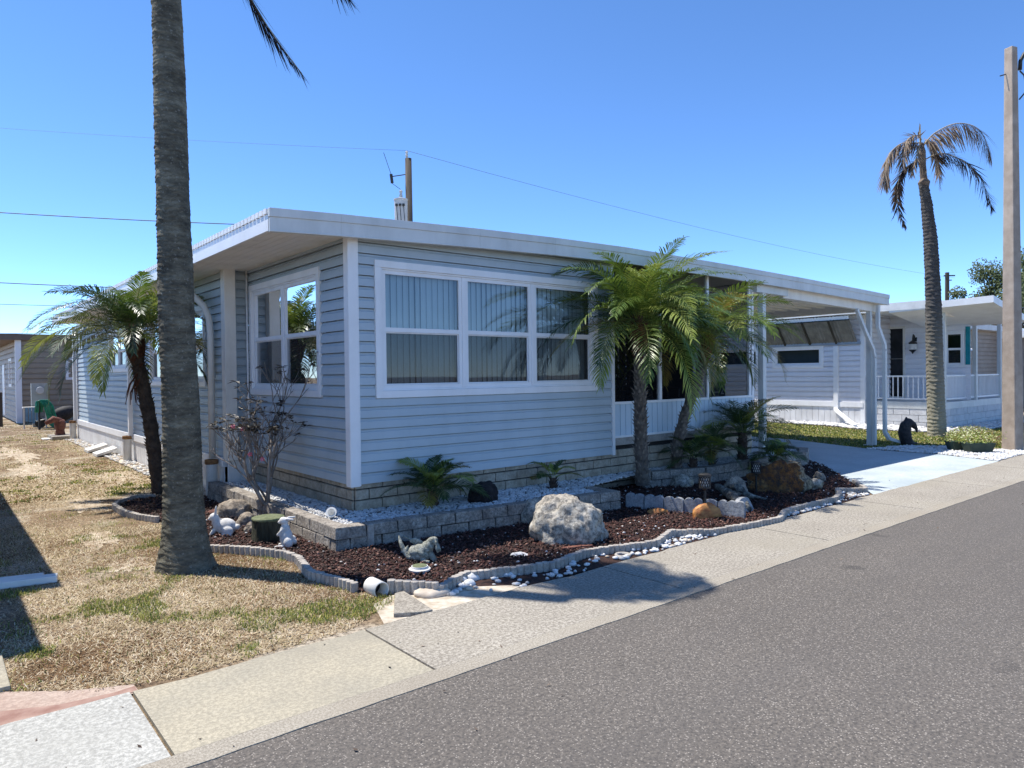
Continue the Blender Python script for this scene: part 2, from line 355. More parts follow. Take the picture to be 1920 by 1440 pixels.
def glass(name, tint, gl=.14, rough=.015):
    m, t = newmat(name)
    tr = t.nodes.new('ShaderNodeBsdfTransparent'); tr.inputs[0].default_value = (*tint, 1)
    g = t.nodes.new('ShaderNodeBsdfGlossy'); g.inputs['Roughness'].default_value = rough; g.inputs[0].default_value = (.95, .97, 1, 1)
    lw = t.nodes.new('ShaderNodeFresnel'); lw.inputs[0].default_value = 1.5
    a = t.nodes.new('ShaderNodeMath'); a.operation = 'ADD'; a.use_clamp = True; t.links.new(lw.outputs[0], a.inputs[0]); a.inputs[1].default_value = gl
    nz = noise_(t, coords(t), 1.3, 2); b = t.nodes.new('ShaderNodeBump'); b.inputs['Strength'].default_value = .05; b.inputs['Distance'].default_value = .02; t.links.new(nz, b.inputs['Height']); t.links.new(b.outputs[0], g.inputs['Normal'])
    mx = t.nodes.new('ShaderNodeMixShader'); t.links.new(a.outputs[0], mx.inputs[0]); t.links.new(tr.outputs[0], mx.inputs[1]); t.links.new(g.outputs[0], mx.inputs[2])
    o = t.nodes.new('ShaderNodeOutputMaterial'); t.links.new(mx.outputs[0], o.inputs[0]); return m
MT['glass'] = glass('window_glass', (.72, .80, .82), .05)
MT['glassd'] = glass('dark_glass', (.36, .40, .42), .03)
def screen(name, op, c):
    m, t = newmat(name); tr = t.nodes.new('ShaderNodeBsdfTransparent'); d = t.nodes.new('ShaderNodeBsdfDiffuse'); d.inputs[0].default_value = (*c, 1)
    mx = t.nodes.new('ShaderNodeMixShader'); mx.inputs[0].default_value = op; t.links.new(tr.outputs[0], mx.inputs[1]); t.links.new(d.outputs[0], mx.inputs[2])
    o = t.nodes.new('ShaderNodeOutputMaterial'); t.links.new(mx.outputs[0], o.inputs[0]); return m
MT['screen'] = screen('insect_screen', .42, (.05, .052, .053))
MT['porchscreen'] = screen('porch_screen', .5, (.012, .012, .014))

# ------------------------------------------------------------------ the setting: ground, road, pavement, drive
def sheet(name, poly, z, m, label=None, kind='structure', cat=None):
    b = MB(); b.add([(p[0], p[1], z) for p in poly], [tuple(range(len(poly)))]); o = b.build(name, m)
    a = Vector(o.data.polygons[0].normal)
    if a.z < 0: o.data.flip_normals()
    tag(o, label, cat, kind=kind); return o
sheet('ground', [(-300, -300), (500, -300), (500, 500), (-300, 500)], 0, MT['soil'], 'dry sandy lawn ground of the yards')
CY0, CY1 = 3.035, 3.95
sheet('road', [(-60, -9), (120, -9), (120, CY0), (-60, CY0)], .017, MT['asphalt'], 'grey speckled asphalt street in front of the house')
# pavement apron: slabs with open joints and a rough lip against the asphalt
pv = MB(); xs = [-8, -5, -2.2, .76, 2.06, 4.2, 6.4, 8.6, 10.9, 13.2, 15.5, 17.8, 20, 24, 28, 32, 40, 60]
for i, (a, b) in enumerate(zip(xs[:-1], xs[1:])):
    mi = 1 if (abs(a-.76) < .01) else (2 if b <= .77 else 0)
    n = max(2, int((b-a)/.12)); top = []
    for k in range(n+1):
        x = a+(b-a)*k/n; x = min(max(x, a+.008), b-.008)
        top.append((x, CY1+.045*mnoise.noise(Vector((x*1.4, 3, 0)))+.02*mnoise.noise(Vector((x*9, 1, 0)))))
    poly = [(a+.008, CY0+.13), (b-.008, CY0+.13)]+top[::-1]
    nn = len(poly); pv.add([(p[0], p[1], .022) for p in poly]+[(p[0], p[1], -.02) for p in poly], [tuple(range(nn))]+[((k+1) % nn, k, nn+k, nn+(k+1) % nn) for k in range(nn)], mi)
    edge = [(a+(b-a)*k/n, CY0+.012*mnoise.noise(Vector((a+(b-a)*k/n*1., 7, 0))*12)) for k in range(n+1)]
    poly = edge+[(b, CY0+.130), (a, CY0+.130)]; nn = len(poly)
    pv.add([(p[0], p[1], .0215) for p in poly]+[(p[0], p[1], -.02) for p in poly], [tuple(range(nn))]+[((k+1) % nn, k, nn+k, nn+(k+1) % nn) for k in range(nn)], 3)
pv.build('pavement', [MT['conc'], MT['concy'], MT['concw'], MT['lip']])['kind'] = 'structure'
def pxpoly(pts, z=0.): return [tuple(G(x, y, z))[:2] for x, y in pts]
sheet('driveway', [(9.2, 3.96), (13.95, 3.9), (14.4, 5.0), (14.35, 6.0), (15.25, 8.4), (15.3, 22), (10.85, 22), (10.85, 7.2), (12.4, 6.9), (12.05, 6.3)], .012, MT['drive'], 'pale blue painted concrete driveway under the carport')
sheet('red_apron', [(-3, 3.9), (-3, 4.75), tuple(G(0, 1300))[:2], tuple(G(130, 1298))[:2], tuple(G(250, 1286))[:2], tuple(G(262, 1300))[:2]], .008, MT['redpaint'], 'worn red brown painted strip beside the pavement')
sheet('painted_band', [tuple(G(x, y))[:2] for x, y in [(-120, 1362), (-120, 1345), (0, 1338), (110, 1325), (215, 1302), (252, 1290), (258, 1299), (130, 1335), (0, 1366)]], .0105, pm('worn_red_band', (.24, .13, .10), (.36, .24, .19), 8, .9, .3, 50), 'red brown painted strip along the white slab')
pad = MB(); a, b_ = G(20, 1296), G(8, 1236)
pad.box((-2.2, a.y, 0), (a.x, b_.y, .03)); pad.build('concrete_pad', MT['concy'], bevel=.005); bpy.data.objects['concrete_pad']['kind'] = 'structure'

# fallen leaf bits on pavement, road edge and lawn
def litter():
    b = MB(); r = random.Random(4)
    for k in range(110):
        x, y = r.uniform(-.5, 12), 3.0+abs(r.gauss(0, .75))-(.6 if r.random() < .25 else 0); a = r.uniform(0, 6.28); L = r.uniform(.006, .018); u = Vector((math.cos(a), math.sin(a), r.uniform(-.1, .5)))*L; v = Vector((-math.sin(a), math.cos(a), 0))*L*.4; c = Vector((x, y, .026))
        b.add([c-u, c+v, c+u, c-v], [(0, 1, 2, 3)], r.randrange(3))
    tag(b.build('leaf_litter', [MT['dryd'], MT['dry'], MT['stubd']]), 'scattered dry leaf bits on the pavement', 'litter', kind='stuff')
litter()
# polygons of the planted beds
EDL = [(392, 1021), (440, 1023), (480, 1026), (535, 1032), (560, 1042), (580, 1067), (605, 1075), (645, 1085), (668, 1093)]
EDF = [(727, 1093), (786, 1096), (822, 1099), (870, 1071), (956, 1063), (1040, 1052), (1095, 1030), (1150, 1022), (1229, 1013), (1257, 993), (1339, 991), (1410, 979), (1462, 968), (1470, 956), (1485, 950), (1567, 931), (1574, 923), (1570, 915), (1624, 914), (1601, 898)]
EH = .075
edl = [G(x, y, EH) for x, y in EDL]; edf = [G(x, y, EH) for x, y in EDF]
BX, BY = 2.80, 5.90                                             # outer corner of the raised bed
W1 = [(BX, 9.68), (BX, BY), (6.17, 5.50), (6.22, 6.0)]            # raised bed wall line
W2 = [(7.5, 6.25), (8.63, 5.93), (9.55, 5.93), (11.3, 5.93), (11.95, 6.25), (11.9, 6.9)]
mulchpoly = [tuple(p)[:2] for p in edl]+[(2.75, 4.56)]+[tuple(p)[:2] for p in edf]+[(11.3, 5.6), (11.95, 6.25), (11.0, 6.6), (7.3, 6.6), (6.2, 6.4), (3.3, 6.6), (2.9, 9.8), (2.35, 9.9), (2.25, 9.0), (2.05, 8.0), (1.9, 7.2)]
sheet('mulch_bed', mulchpoly, .014, MT['mulchbase'], 'dark red mulch bed in front of the house')
sheet('raised_bed_fill', [(2.9, 9.6), (2.9, 6.0), (6.15, 5.6), (6.3, 6.2), (7.6, 6.35), (8.7, 6.05), (11.25, 6.05), (11.8, 6.4), (11.8, 6.8), (10.7, 6.7), (3.4, 6.7), (3.4, 9.6)], .195, MT['gravelbase'], 'white gravel filling of the raised bed')
gw = pxpoly([(1640, 848), (1700, 843), (1760, 852), (1800, 848), (1885, 850), (1925, 838), (1990, 850), (1900, 872), (1880, 869), (1740, 858)])
gw = [(14.38, 6.35), (15.6, 6.05), (15.9, 5.35), (15.2, 4.75), (16.6, 4.3), (22, 4.4), (22, 3.98), (13.97, 3.98), (14.42, 5.05)]
sheet('gravel_strip', gw, .010, MT['gravelbase'], 'white gravel strip beside the driveway')
gn = [(19.6, 9.6), (19.0, 8.6), (19.3, 6.4), (21.0, 6.2), (25, 6.3), (25, 7.0), (20.55, 7.0), (20.55, 14), (20.2, 14)]
sheet('gravel_border', gn, .011, MT['gravelbase'], 'white gravel border round the neighbouring porch')
sheet('stone_edge', [(2.72, 9.9), (2.97, 9.9), (2.97, 21.9), (2.74, 21.9)], .016, MT['sand'], 'pale stony strip along the house skirt')
sheet('sandy_patch', [tuple(G(x, y))[:2] for x, y in [(700, 1135), (735, 1118), (830, 1104), (985, 1098), (905, 1128), (800, 1152), (720, 1172)]], .007, MT['sand'], 'bare sandy spot by the drain outlet')

# ------------------------------------------------------------------ scatter
def fbm(x, y, s, seed=0): return np.array([mnoise.fractal(Vector((a*s+seed, b*s-seed, seed*.7)), .8, 2, 3) for a, b in zip(x, y)])
def inpoly(px, py, poly):
    c = np.zeros(len(px), bool); n = len(poly); j = n-1
    for i in range(n):
        xi, yi = poly[i]; xj, yj = poly[j]
        if yi != yj:
            k = ((yi > py) != (yj > py)) & (px < (xj-xi)*(py-yi)/(yj-yi)+xi); c ^= k
        j = i
    return c
def sample(poly, dens, excl=()):
    p = np.array(poly); lo, hi = p.min(0), p.max(0); n = int((hi-lo).prod()*dens)
    x = rng.uniform(lo[0], hi[0], n); y = rng.uniform(lo[1], hi[1], n); k = inpoly(x, y, poly)
    for e in excl:
        if len(e) == 3: k &= (x-e[0])**2+(y-e[1])**2 > e[2]**2
        else: k &= ~inpoly(x, y, e)
    return x[k], y[k]
_T = {}
def ico(sub):
    if sub not in _T:
        b = bmesh.new(); bmesh.ops.create_icosphere(b, subdivisions=sub, radius=1)
        _T[sub] = (np.array([v.co[:] for v in b.verts]), np.array([[v.index for v in f.verts] for f in b.faces])); b.free()
    return _T[sub]
def pebbles(name, x, y, z, s0, s1, mats, wts, label, flat=.62, kind='stuff', lift=.35):
    V, Fa = ico(1); n = len(x); var = 12
    shapes = np.stack([V*(1+rng.normal(0, .10, V.shape[0]))[:, None]*rng.uniform([.75, .6, .4], [1.2, 1.0, flat+.1]) for _ in range(var)])
    s = rng.uniform(s0, s1, n)**1.0; a = rng.uniform(0, 6.28, n); k = rng.integers(0, var, n)
    P = shapes[k]*s[:, None, None]; c, sn = np.cos(a)[:, None], np.sin(a)[:, None]
    X = P[:, :, 0]*c-P[:, :, 1]*sn+x[:, None]; Y = P[:, :, 0]*sn+P[:, :, 1]*c+y[:, None]; Z = P[:, :, 2]+(z+s*lift)[:, None]
    verts = np.stack([X, Y, Z], -1).reshape(-1, 3); faces = (Fa[None]+(np.arange(n)*len(V))[:, None, None]).reshape(-1, 3)
    mi = np.repeat(rng.choice(len(mats), n, p=wts), len(Fa))
    return tag(np_mesh(name, verts, faces, mats, mi, smooth=True), label, kind=kind, cat='gravel')
def chips(name, x, y, z, label, mats, wts, L=(.015, .045), W=(.003, .009)):
    n = len(x); l = rng.uniform(*L, n)/2; w_ = rng.uniform(*W, n)/1; a = rng.uniform(0, 6.28, n); t = rng.normal(0, .35, n)
    d = np.stack([np.cos(a)*np.cos(t), np.sin(a)*np.cos(t), np.sin(t)], -1); s = np.stack([-np.sin(a), np.cos(a), rng.normal(0, .5, n)], -1); s /= np.linalg.norm(s, axis=1)[:, None]
    u = np.cross(d, s); h = w_*.5
    c = np.stack([x, y, z+rng.uniform(.0, .018, n)+np.abs(np.sin(t))*l], -1); vs = []
    for k in (-1, 1):
        for i, j in ((-1, -1), (1, -1), (1, 1), (-1, 1)):
            vs.append(c+d*(l*i*(1 if j > 0 else .8))[:, None]+s*(w_*j)[:, None]+u*(h*k)[:, None])
    verts = np.stack(vs, 1).reshape(-1, 3); q = np.array([(4, 5, 6, 7), (0, 1, 5, 4), (1, 2, 6, 5), (2, 3, 7, 6), (3, 0, 4, 7)])
    faces = (q[None]+(np.arange(n)*8)[:, None, None]).reshape(-1, 4); mi = np.repeat(rng.choice(len(mats), n, p=wts), 5)
    return tag(np_mesh(name, verts, faces, mats, mi), label, kind='stuff', cat='mulch')
raised = [(2.88, 9.6), (2.88, 5.98), (6.12, 5.58), (6.3, 6.1), (7.45, 6.35), (8.7, 6.05), (11.25, 6.05), (11.8, 6.4), (11.8, 6.62), (3.38, 6.62), (3.38, 9.6)]
W1ex = [(BX-.02, 9.7), (BX-.02, BY-.02), (6.2, 5.46), (6.25, 6.2), (3.4, 6.7), (3.4, 9.7)]
W2ex = [(7.5, 6.3), (8.63, 5.9), (11.3, 5.9), (11.97, 6.2), (11.9, 6.9), (7.5, 6.9)]
x, y = sample(mulchpoly, 1500, [W1ex, W2ex]); near = rng.uniform(0, 1, len(x)) < np.clip(2.2-.17*np.hypot(x, y), .35, 1)
x, y = x[near], y[near]
chips('mulch_chips', x, y, .012, 'dark red wood mulch chips covering the bed', [MT['mulch0'], MT['mulch1'], MT['mulch2']], [.36, .52, .12])
x, y = sample(mulchpoly, 26, [W1ex, W2ex]); pebbles('stray_stones', x, y, .02, .006, .018, [MT['peb'], MT['pebg']], [.8, .2], 'small pale stones strewn over the mulch')
x, y = sample(raised, 1750); pebbles('raised_bed_gravel', x, y, .192, .009, .023, [MT['peb'], MT['pebg']], [.88, .12], 'white gravel in the raised bed by the wall')
outer = [(p.x, p.y) for p in edf]+[(9.35, 4.1), (9.1, 3.99), (3.35, 3.99), (2.85, 4.2)]
x, y = sample(outer, 700); k = rng.uniform(0, 1, len(x)) < np.clip(.75+1.2*fbm(x, y, 2.2, 4.4)-.25*(x < 4.4), .1, 1); x, y = x[k], y[k]; pebbles('edge_stones', x, y, .008, .012, .034, [MT['peb'], MT['pebg'], MT['pebt']], [.86, .08, .06], 'white stones between the edging and the pavement')
sheet('edge_soil', outer, .006, MT['mulchbase'], 'dark soil between edging and pavement')
x, y = sample(gw, 900); pebbles('drive_gravel', x, y, .012, .014, .034, [MT['peb'], MT['pebt']], [.93, .07], 'white gravel beside the pale driveway')
x, y = sample(gn, 260); pebbles('porch_gravel', x, y, .012, .03, .07, [MT['peb'], MT['pebg']], [.9, .1], 'white gravel round the neighbouring porch')
x, y = sample([(2.7, 9.9), (3.0, 9.9), (3.0, 21.8), (2.72, 21.8)], 220); pebbles('skirt_stones', x, y, .012, .012, .04, [MT['peb'], MT['pebt'], MT['pebg']], [.6, .25, .15], 'pale stones along the foot of the skirt')

def blades(name, x, y, base, hl, label, mix=None, lay=1.0, wd=.0019):
    n = len(x); g = fbm(x, y, 2.1, 3.1)*.8-.05+sum(a_*np.exp(-((x-G(*q).x)**2+(y-G(*q).y)**2)/r_**2) for q, a_, r_ in (((660, 1140), .42, .33), ((300, 1105), .30, .28), ((400, 1165), .25, .30), ((120, 1150), .25, .22), ((470, 1050), .2, .2), ((560, 1175), .28, .25), ((230, 1130), .2, .25), ((700, 1150), .45, .2))); b2 = fbm(x, y, .7, 9.4); u = rng.uniform(0, 1, n)
    if mix is None:
        pg = np.clip((g-.16)*2.6+.07, .03, .85); pb = np.clip(.30-b2*.7+.5*np.exp(-((x-G(110, 1250).x)**2+(y-G(110, 1250).y)**2)/.06), .08, .75)
        mi = np.where(u < pg, np.where(rng.uniform(0, 1, n) < .5, 2, 3), np.where(u < pg+(1-pg)*pb, 1, np.where(rng.uniform(0, 1, n) < .25, 4, 0)))
    else: mi = rng.choice(5, n, p=mix)
    gr = (mi == 2) | (mi == 3)
    l = rng.uniform(*hl, n)*np.where(gr, 1.0, 1.0); a = rng.uniform(0, 6.28, n); el = np.where(gr, rng.uniform(.35, 1.4, n), rng.uniform(.08, .75, n)*lay)
    d = np.stack([np.cos(a)*np.cos(el), np.sin(a)*np.cos(el), np.sin(el)], -1); s = np.stack([-np.sin(a), np.cos(a), np.zeros(n)], -1)*(wd*rng.uniform(.6, 1.5, n))[:, None]
    p0 = np.stack([x, y, np.full(n, base)], -1); p1 = p0+d*(l*.55)[:, None]; p2 = p0+d*l[:, None]; p2[:, 2] -= l*.18; p2[:, 2] = np.maximum(p2[:, 2], base+.002)
    verts = np.stack([p0-s, p0+s, p1+s, p1-s, p2], 1).reshape(-1, 3); o = np.arange(n)*5
    f = np.concatenate([np.stack([o, o+1, o+2], -1), np.stack([o, o+2, o+3], -1), np.stack([o+3, o+2, o+4], -1)])
    return tag(np_mesh(name, verts, f, GM, np.tile(mi, 3)), label, kind='stuff', cat='grass')
TR0 = (1.64, 6.28)
lawn = [(0.05, 4.62), (.62, 4.12), (1.0, 4.02), (2.0, 4.05), (2.62, 4.42)]+[tuple(p)[:2] for p in edl[::-1]]+[(1.6, 6.6), (2.0, 8.4), (2.3, 9.9), (2.7, 10.2), (2.72, 21.8), (3.4, 30.5), (1.2, 30.5), (.4, 8)]
ringpoly = [tuple(G(x, y, .06))[:2] for x, y in [(214, 946), (222, 939), (251, 930), (292, 927), (330, 925), (380, 930), (380, 975), (297, 970), (233, 958)]]
x, y = sample(lawn, 11000, [(TR0[0], TR0[1], .2), ringpoly, mulchpoly]); dd = np.hypot(x, y); k = (rng.uniform(0, 1, len(x)) < np.clip((7.0/dd)**2.2, .03, 1)) & ((mnoise_k := (rng.uniform(0, 1, len(x)) < 1)))
x, y = x[k], y[k]
th = fbm(x, y, .55, 20.7); dn = (1-sum(.5*np.exp(-((x-G(*q).x)/rx)**2-((y-G(*q).y)/ry)**2) for q, rx, ry in (((70, 880), .35, 1.2), ((160, 945), .25, .6), ((215, 895), .3, .9), ((180, 1010), .2, .35), ((240, 1060), .16, .2), ((30, 850), .3, 1.6))).clip(0, .9))*np.clip(1.15-2.6*np.clip(th-.02, 0, 1)-.5*np.clip((y-7)/8, 0, 1)*(x < 2), .15, 1); k = rng.uniform(0, 1, len(x)) < dn; x, y = x[k], y[k]
far = np.hypot(x, y) > 11
blades('grass', x[~far], y[~far], 0, (.018, .05), 'dry straw coloured grass with green tufts on the near lawn')
blades('far_grass', x[far], y[far], 0, (.02, .05), 'thin dry grass of the side yard further back', wd=.006)
rl = [(14.5, 6.45), (15.6, 6.1), (15.95, 5.5), (16.4, 4.5), (22, 4.5), (24, 6.2), (21, 6.1), (19.2, 6.3), (18.9, 8.6), (19.5, 9.8), (20.1, 14), (20.1, 18), (15.4, 18), (15.35, 8.5)]
x, y = sample(rl, 900, [(18.38, 6.45, .3), (16.1, 4.33, .25)]); blades('right_lawn', x, y, 0, (.03, .07), 'green lawn between the driveway and the neighbouring home', mix=[.13, .07, .45, .30, .05], wd=.008)
def blobpoly(cx, cy, rx, ry, seed):
    out = []
    for a in np.linspace(0, 6.2832, 120)[:-1]:
        c, s_ = math.cos(a), math.sin(a); k = 1+.7*mnoise.noise(Vector((c*1.8, s_*1.8, seed)))+.45*mnoise.noise(Vector((c*5, s_*5, seed+3)))+.25*mnoise.noise(Vector((c*13, s_*13, seed+8)))
        out.append((cx+rx*k*c, cy+ry*k*s_))
    return out
for i_, (px_, py_, rx_, ry_) in enumerate([(70, 880, .35, 1.2), (160, 945, .22, .6), (215, 895, .3, .9), (180, 1010, .2, .35), (240, 1060, .16, .2), (30, 850, .3, 1.6)]):
    q = G(px_, py_); tag(sheet('bare_sand', blobpoly(q.x, q.y, rx_, ry_, i_*3.3), .002+.0003*i_, MT['sand2']), 'bare pale sand showing through the dry lawn')
sheet('lawn_base', rl, .003, pm('green_lawn_soil', (.10, .11, .04), (.22, .21, .09), 5, .95, .6, 50), 'green lawn ground by the driveway')

# ------------------------------------------------------------------ siding and walls
class Wall:
    def __init__(s, o, u, n): s.o, s.u, s.n = Vector(o), Vector(u), Vector(n)
    def p(s, a, z, d=0.): q = s.o+s.u*a+s.n*d; return (q.x, q.y, z)
def wbox(b, W, a0, a1, z0, z1, d0, d1, m=0):
    vs = [W.p(a, z, d) for z in (z0, z1) for a, d in ((a0, d0), (a1, d0), (a1, d1), (a0, d1))]
    b.add(vs, [(0, 3, 2, 1), (4, 5, 6, 7), (0, 1, 5, 4), (1, 2, 6, 5), (2, 3, 7, 6), (3, 0, 4, 7)], m)
def siding(b, W, a0, a1, z0, z1, holes=(), course=.1135, dep=.022, m=0, wob=.0015):
    cuts = sorted(set([z0, z1]+[z for h in holes for z in h[2:4] if z0 < z < z1]))
    prof = [(0, dep), (.08, dep*.99), (.66, dep*.70), (.73, dep*.30), (.84, dep*.06), (.925, 0), (.93, -.022), (1, -.022)]
    z = z0
    while z < z1-1e-6:
        zt = z+course; w0 = random.uniform(-wob, wob)
        pts = [(z+course*f, d+w0*(1-f)) for f, d in prof]
        lo = [c for c in cuts if c <= z+1e-6][-1:] or [z0]
        sub = [c for c in cuts if z+1e-4 < c < min(zt, z1)-1e-4]
        bands = [z]+sub+[min(zt, z1)]
        for b0, b1 in zip(bands[:-1], bands[1:]):
            mid = (b0+b1)/2; segs = [(a0, a1)]
            for h in holes:
                if h[2] < mid < h[3]:
                    ns = []
                    for s0, s1 in segs:
                        if h[1] <= s0 or h[0] >= s1: ns.append((s0, s1)); continue
                        if h[0] > s0: ns.append((s0, h[0]))
                        if h[1] < s1: ns.append((h[1], s1))
                    segs = ns
            def dep_at(zz):
                for (p0, d0), (p1, d1) in zip(pts[:-1], pts[1:]):
                    if p0-1e-6 <= zz <= p1+1e-6: return d0+(d1-d0)*(zz-p0)/max(p1-p0, 1e-9)
                return pts[-1][1]
            zz = [b0]+[p for p, _ in pts if b0+1e-5 < p < b1-1e-5]+[b1]
            for s0, s1 in segs:
                for c0, c1 in zip(zz[:-1], zz[1:]): b.quad(W.p(s0, c0, dep_at(c0)), W.p(s1, c0, dep_at(c0)), W.p(s1, c1, dep_at(c1)), W.p(s0, c1, dep_at(c1)), m)
                if abs(b0-z) < 1e-6: b.quad(W.p(s0, z, 0), W.p(s1, z, 0), W.p(s1, z, pts[0][1]), W.p(s0, z, pts[0][1]), m)
        z = zt
def skirt_panel(b, W, a0, a1, z0, z1, pitch=.15, m=0):
    a = a0; k = 0
    while a < a1-1e-6:
        e = min(a+pitch, a1); g = .012
        b.quad(W.p(a+g, z0, .012), W.p(e, z0, .012), W.p(e, z1, .012), W.p(a+g, z1, .012), m)
        b.quad(W.p(a, z0, 0), W.p(a+g, z0, 0), W.p(a+g, z1, 0), W.p(a, z1, 0), m)
        b.quad(W.p(a+g, z0, 0), W.p(a+g, z0, .012), W.p(a+g, z1, .012), W.p(a+g, z1, 0), m)
        b.quad(W.p(e, z0, .012), W.p(e, z0, 0), W.p(e, z1, 0), W.p(e, z1, .012), m); a = e
def frame(b, W, a0, a1, z0, z1, wd, d0, d1, m=0):
    wbox(b, W, a0, a1, z1-wd, z1, d0, d1, m); wbox(b, W, a0, a1, z0, z0+wd, d0, d1, m)
    wbox(b, W, a0, a0+wd, z0+wd, z1-wd, d0, d1, m); wbox(b, W, a1-wd, a1, z0+wd, z1-wd, d0, d1, m)
def blocks(b, W, a0, a1, z0, n, h, length, dep, seed=0, gap=.008, m=0):
    r = random.Random(seed)
    for k in range(n):
        a = a0-(length/2 if k % 2 else 0)-r.uniform(0, .03)
        while a < a1:
            s, e = max(a+gap/2, a0), min(a+length-gap/2, a1)
            if e-s > .03:
                d = dep+r.uniform(-.003, .003); q = .004
                z_0, z_1 = z0+k*h+gap/2, z0+(k+1)*h-gap/2
                j = lambda: r.uniform(-.0025, .0025)
                vs = [W.p(s, z_0, 0), W.p(e, z_0, 0), W.p(e, z_1, 0), W.p(s, z_1, 0),
                      W.p(s+q, z_0+q, d+j()), W.p(e-q, z_0+q, d+j()), W.p(e-q, z_1-q, d+j()), W.p(s+q, z_1-q, d+j())]
                b.add(vs, [(4, 5, 6, 7), (0, 1, 5, 4), (1, 2, 6, 5), (2, 3, 7, 6), (3, 0, 4, 7)], m)
            a += length

def window(par, W, a0, a1, z0, z1, units, trim=.075, blind=True, dark=False, label=None, rail=.5, mt='trim', back='dark'):
    """trim round the opening (part) > sash frames, panes, blinds (sub-parts)"""
    b = MB(); frame(b, W, a0, a1, z0, z1, trim, .0, .036)
    i0, i1, j0, j1 = a0+trim, a1-trim, z0+trim, z1-trim
    frame(b, W, i0+.001, i1-.001, j0+.001, j1-.001, .018, -.03, .020)
    win = b.build('window', MT[mt], par, bevel=.003)
    if label: win['label'] = label
    tot = sum(units); a = i0+.018; L = (i1-i0-.036); fr = MB(); pn = MB(); bl = MB()
    for q, un in enumerate(units):
        e = a+L*un/tot
        mull = .022 if len(units) > 1 else 0
        s0, s1 = a+(mull if q else 0), e-(mull if q < len(units)-1 else 0)
        if q: wbox(fr, W, a-mull, a+mull, j0+.02, j1-.02, -.025, .012)
        frame(fr, W, s0+.001, s1-.001, j0+.019, j1-.019, .042, -.02, .006)
        zm = j0+.02+(j1-j0-.04)*rail
        wbox(fr, W, s0+.043, s1-.043, zm-.024, zm+.024, -.018, .004)
        g0, g1 = s0+.04, s1-.04
        frame(fr, W, g0+.004, g1-.004, j0+.062, zm-.025, .012, -.03, -.012)
        pn.quad(W.p(g0, zm, -.012), W.p(g1, zm, -.012), W.p(g1, j1-.06, -.012), W.p(g0, j1-.06, -.012), 0)
        pn.quad(W.p(g0, j0+.06, -.024), W.p(g1, j0+.06, -.024), W.p(g1, zm, -.024), W.p(g0, zm, -.024), 0)
        pn.quad(W.p(g0, j0+.06, -.014), W.p(g1, j0+.06, -.014), W.p(g1, zm, -.014), W.p(g0, zm, -.014), 1)
        if blind:
            s = g0-.03
            while s < g1+.02:
                an = -random.uniform(.12, .40); c = s+.04; dx, dd_ = .042*math.cos(an), .042*math.sin(an)
                bl.quad(W.p(c-dx, j0, -.10-dd_), W.p(c+dx, j0, -.10+dd_), W.p(c+dx, j1, -.10+dd_), W.p(c-dx, j1, -.10-dd_), 0); s += .076
        a = e
    fr.build('sash', MT[mt], win, bevel=.002)
    pn.build('pane', [MT['glassd' if dark else 'glass'], MT['screen']], win)
    if blind: bl.build('blinds', MT['blind'], win)
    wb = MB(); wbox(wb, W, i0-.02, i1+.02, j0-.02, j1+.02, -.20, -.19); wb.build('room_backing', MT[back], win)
    return win

# ------------------------------------------------------------------ the blue-grey mobile home
FX, FY, MX, FEND = 3.33, 6.60, 3.05, 9.58
home = empty('mobile_home', (FX, FY, 0), 'blue grey mobile home with white trim, block foundation, screened porch and carport', 'house')
WF = Wall((0, FY, 0), (1, 0, 0), (0, -1, 0))                      # front, a = X
WL = Wall((FX, 0, 0), (0, 1, 0), (-1, 0, 0))                      # short left wall, a = Y
WM = Wall((MX, 0, 0), (0, 1, 0), (-1, 0, 0))                      # long left wall
fwin = (3.60, 6.94, 1.355, 2.80); lwin = (7.27, 9.44, 1.36, 2.79)
mw1 = (10.45, 13.7, 1.46, 2.62); mw2 = (15.5, 17.3, 1.72, 2.60)
def inset(w_, q=.03): return (w_[0]+q, w_[1]-q, w_[2]+q, w_[3]-q)
b = MB(); siding(b, WF, FX+.06, 7.22, .475, 3.15, [inset(fwin)]); b.build('front_siding', MT['siding'], home)
b = MB(); siding(b, WL, FY+.06, FEND, .475, 3.05, [inset(lwin)]); b.build('side_siding', MT['siding'], home)
b = MB(); siding(b, WM, FEND+.1, 21.62, .53, 3.02, [inset(mw1), inset(mw2)]); 
siding(b, Wall((0, FEND, 0), (1, 0, 0), (0, -1, 0)), MX, FX, .5, 3.05); b.build('long_siding', MT['siding'], home)
b = MB(); b.box((FX-.035, FY-.035, .455), (FX+.07, FY+.07, 3.03)); wbox(b, WF, FX-.038, FX+.085, .458, 3.0, 0, .028); wbox(b, WL, FY-.03, FY+.085, .459, 3.0, 0, .03)
b.build('corner_trim', MT['trim'], home, bevel=.004)
b = MB(); wbox(b, WF, 7.215, 7.27, .46, 3.2, -.02, .03); b.build('corner_trim', MT['trim'], home, bevel=.004)
b = MB(); b.box((MX-.075, FEND-.16, .50), (MX+.07, FEND-.01, 3.02)); b.build('corner_trim', MT['beige'], home, bevel=.006)
b = MB(); b.tube([(FX-.045, FEND-.10, .2), (FX-.045, FEND-.10, 3.02)], .014, 8); b.build('conduit', MT['trim'], home, smooth=True)
b = MB(); wbox(b, WM, 21.55, 21.72, .0, 2.95, -.03, .03); b.build('corner_trim', MT['trim'], home)
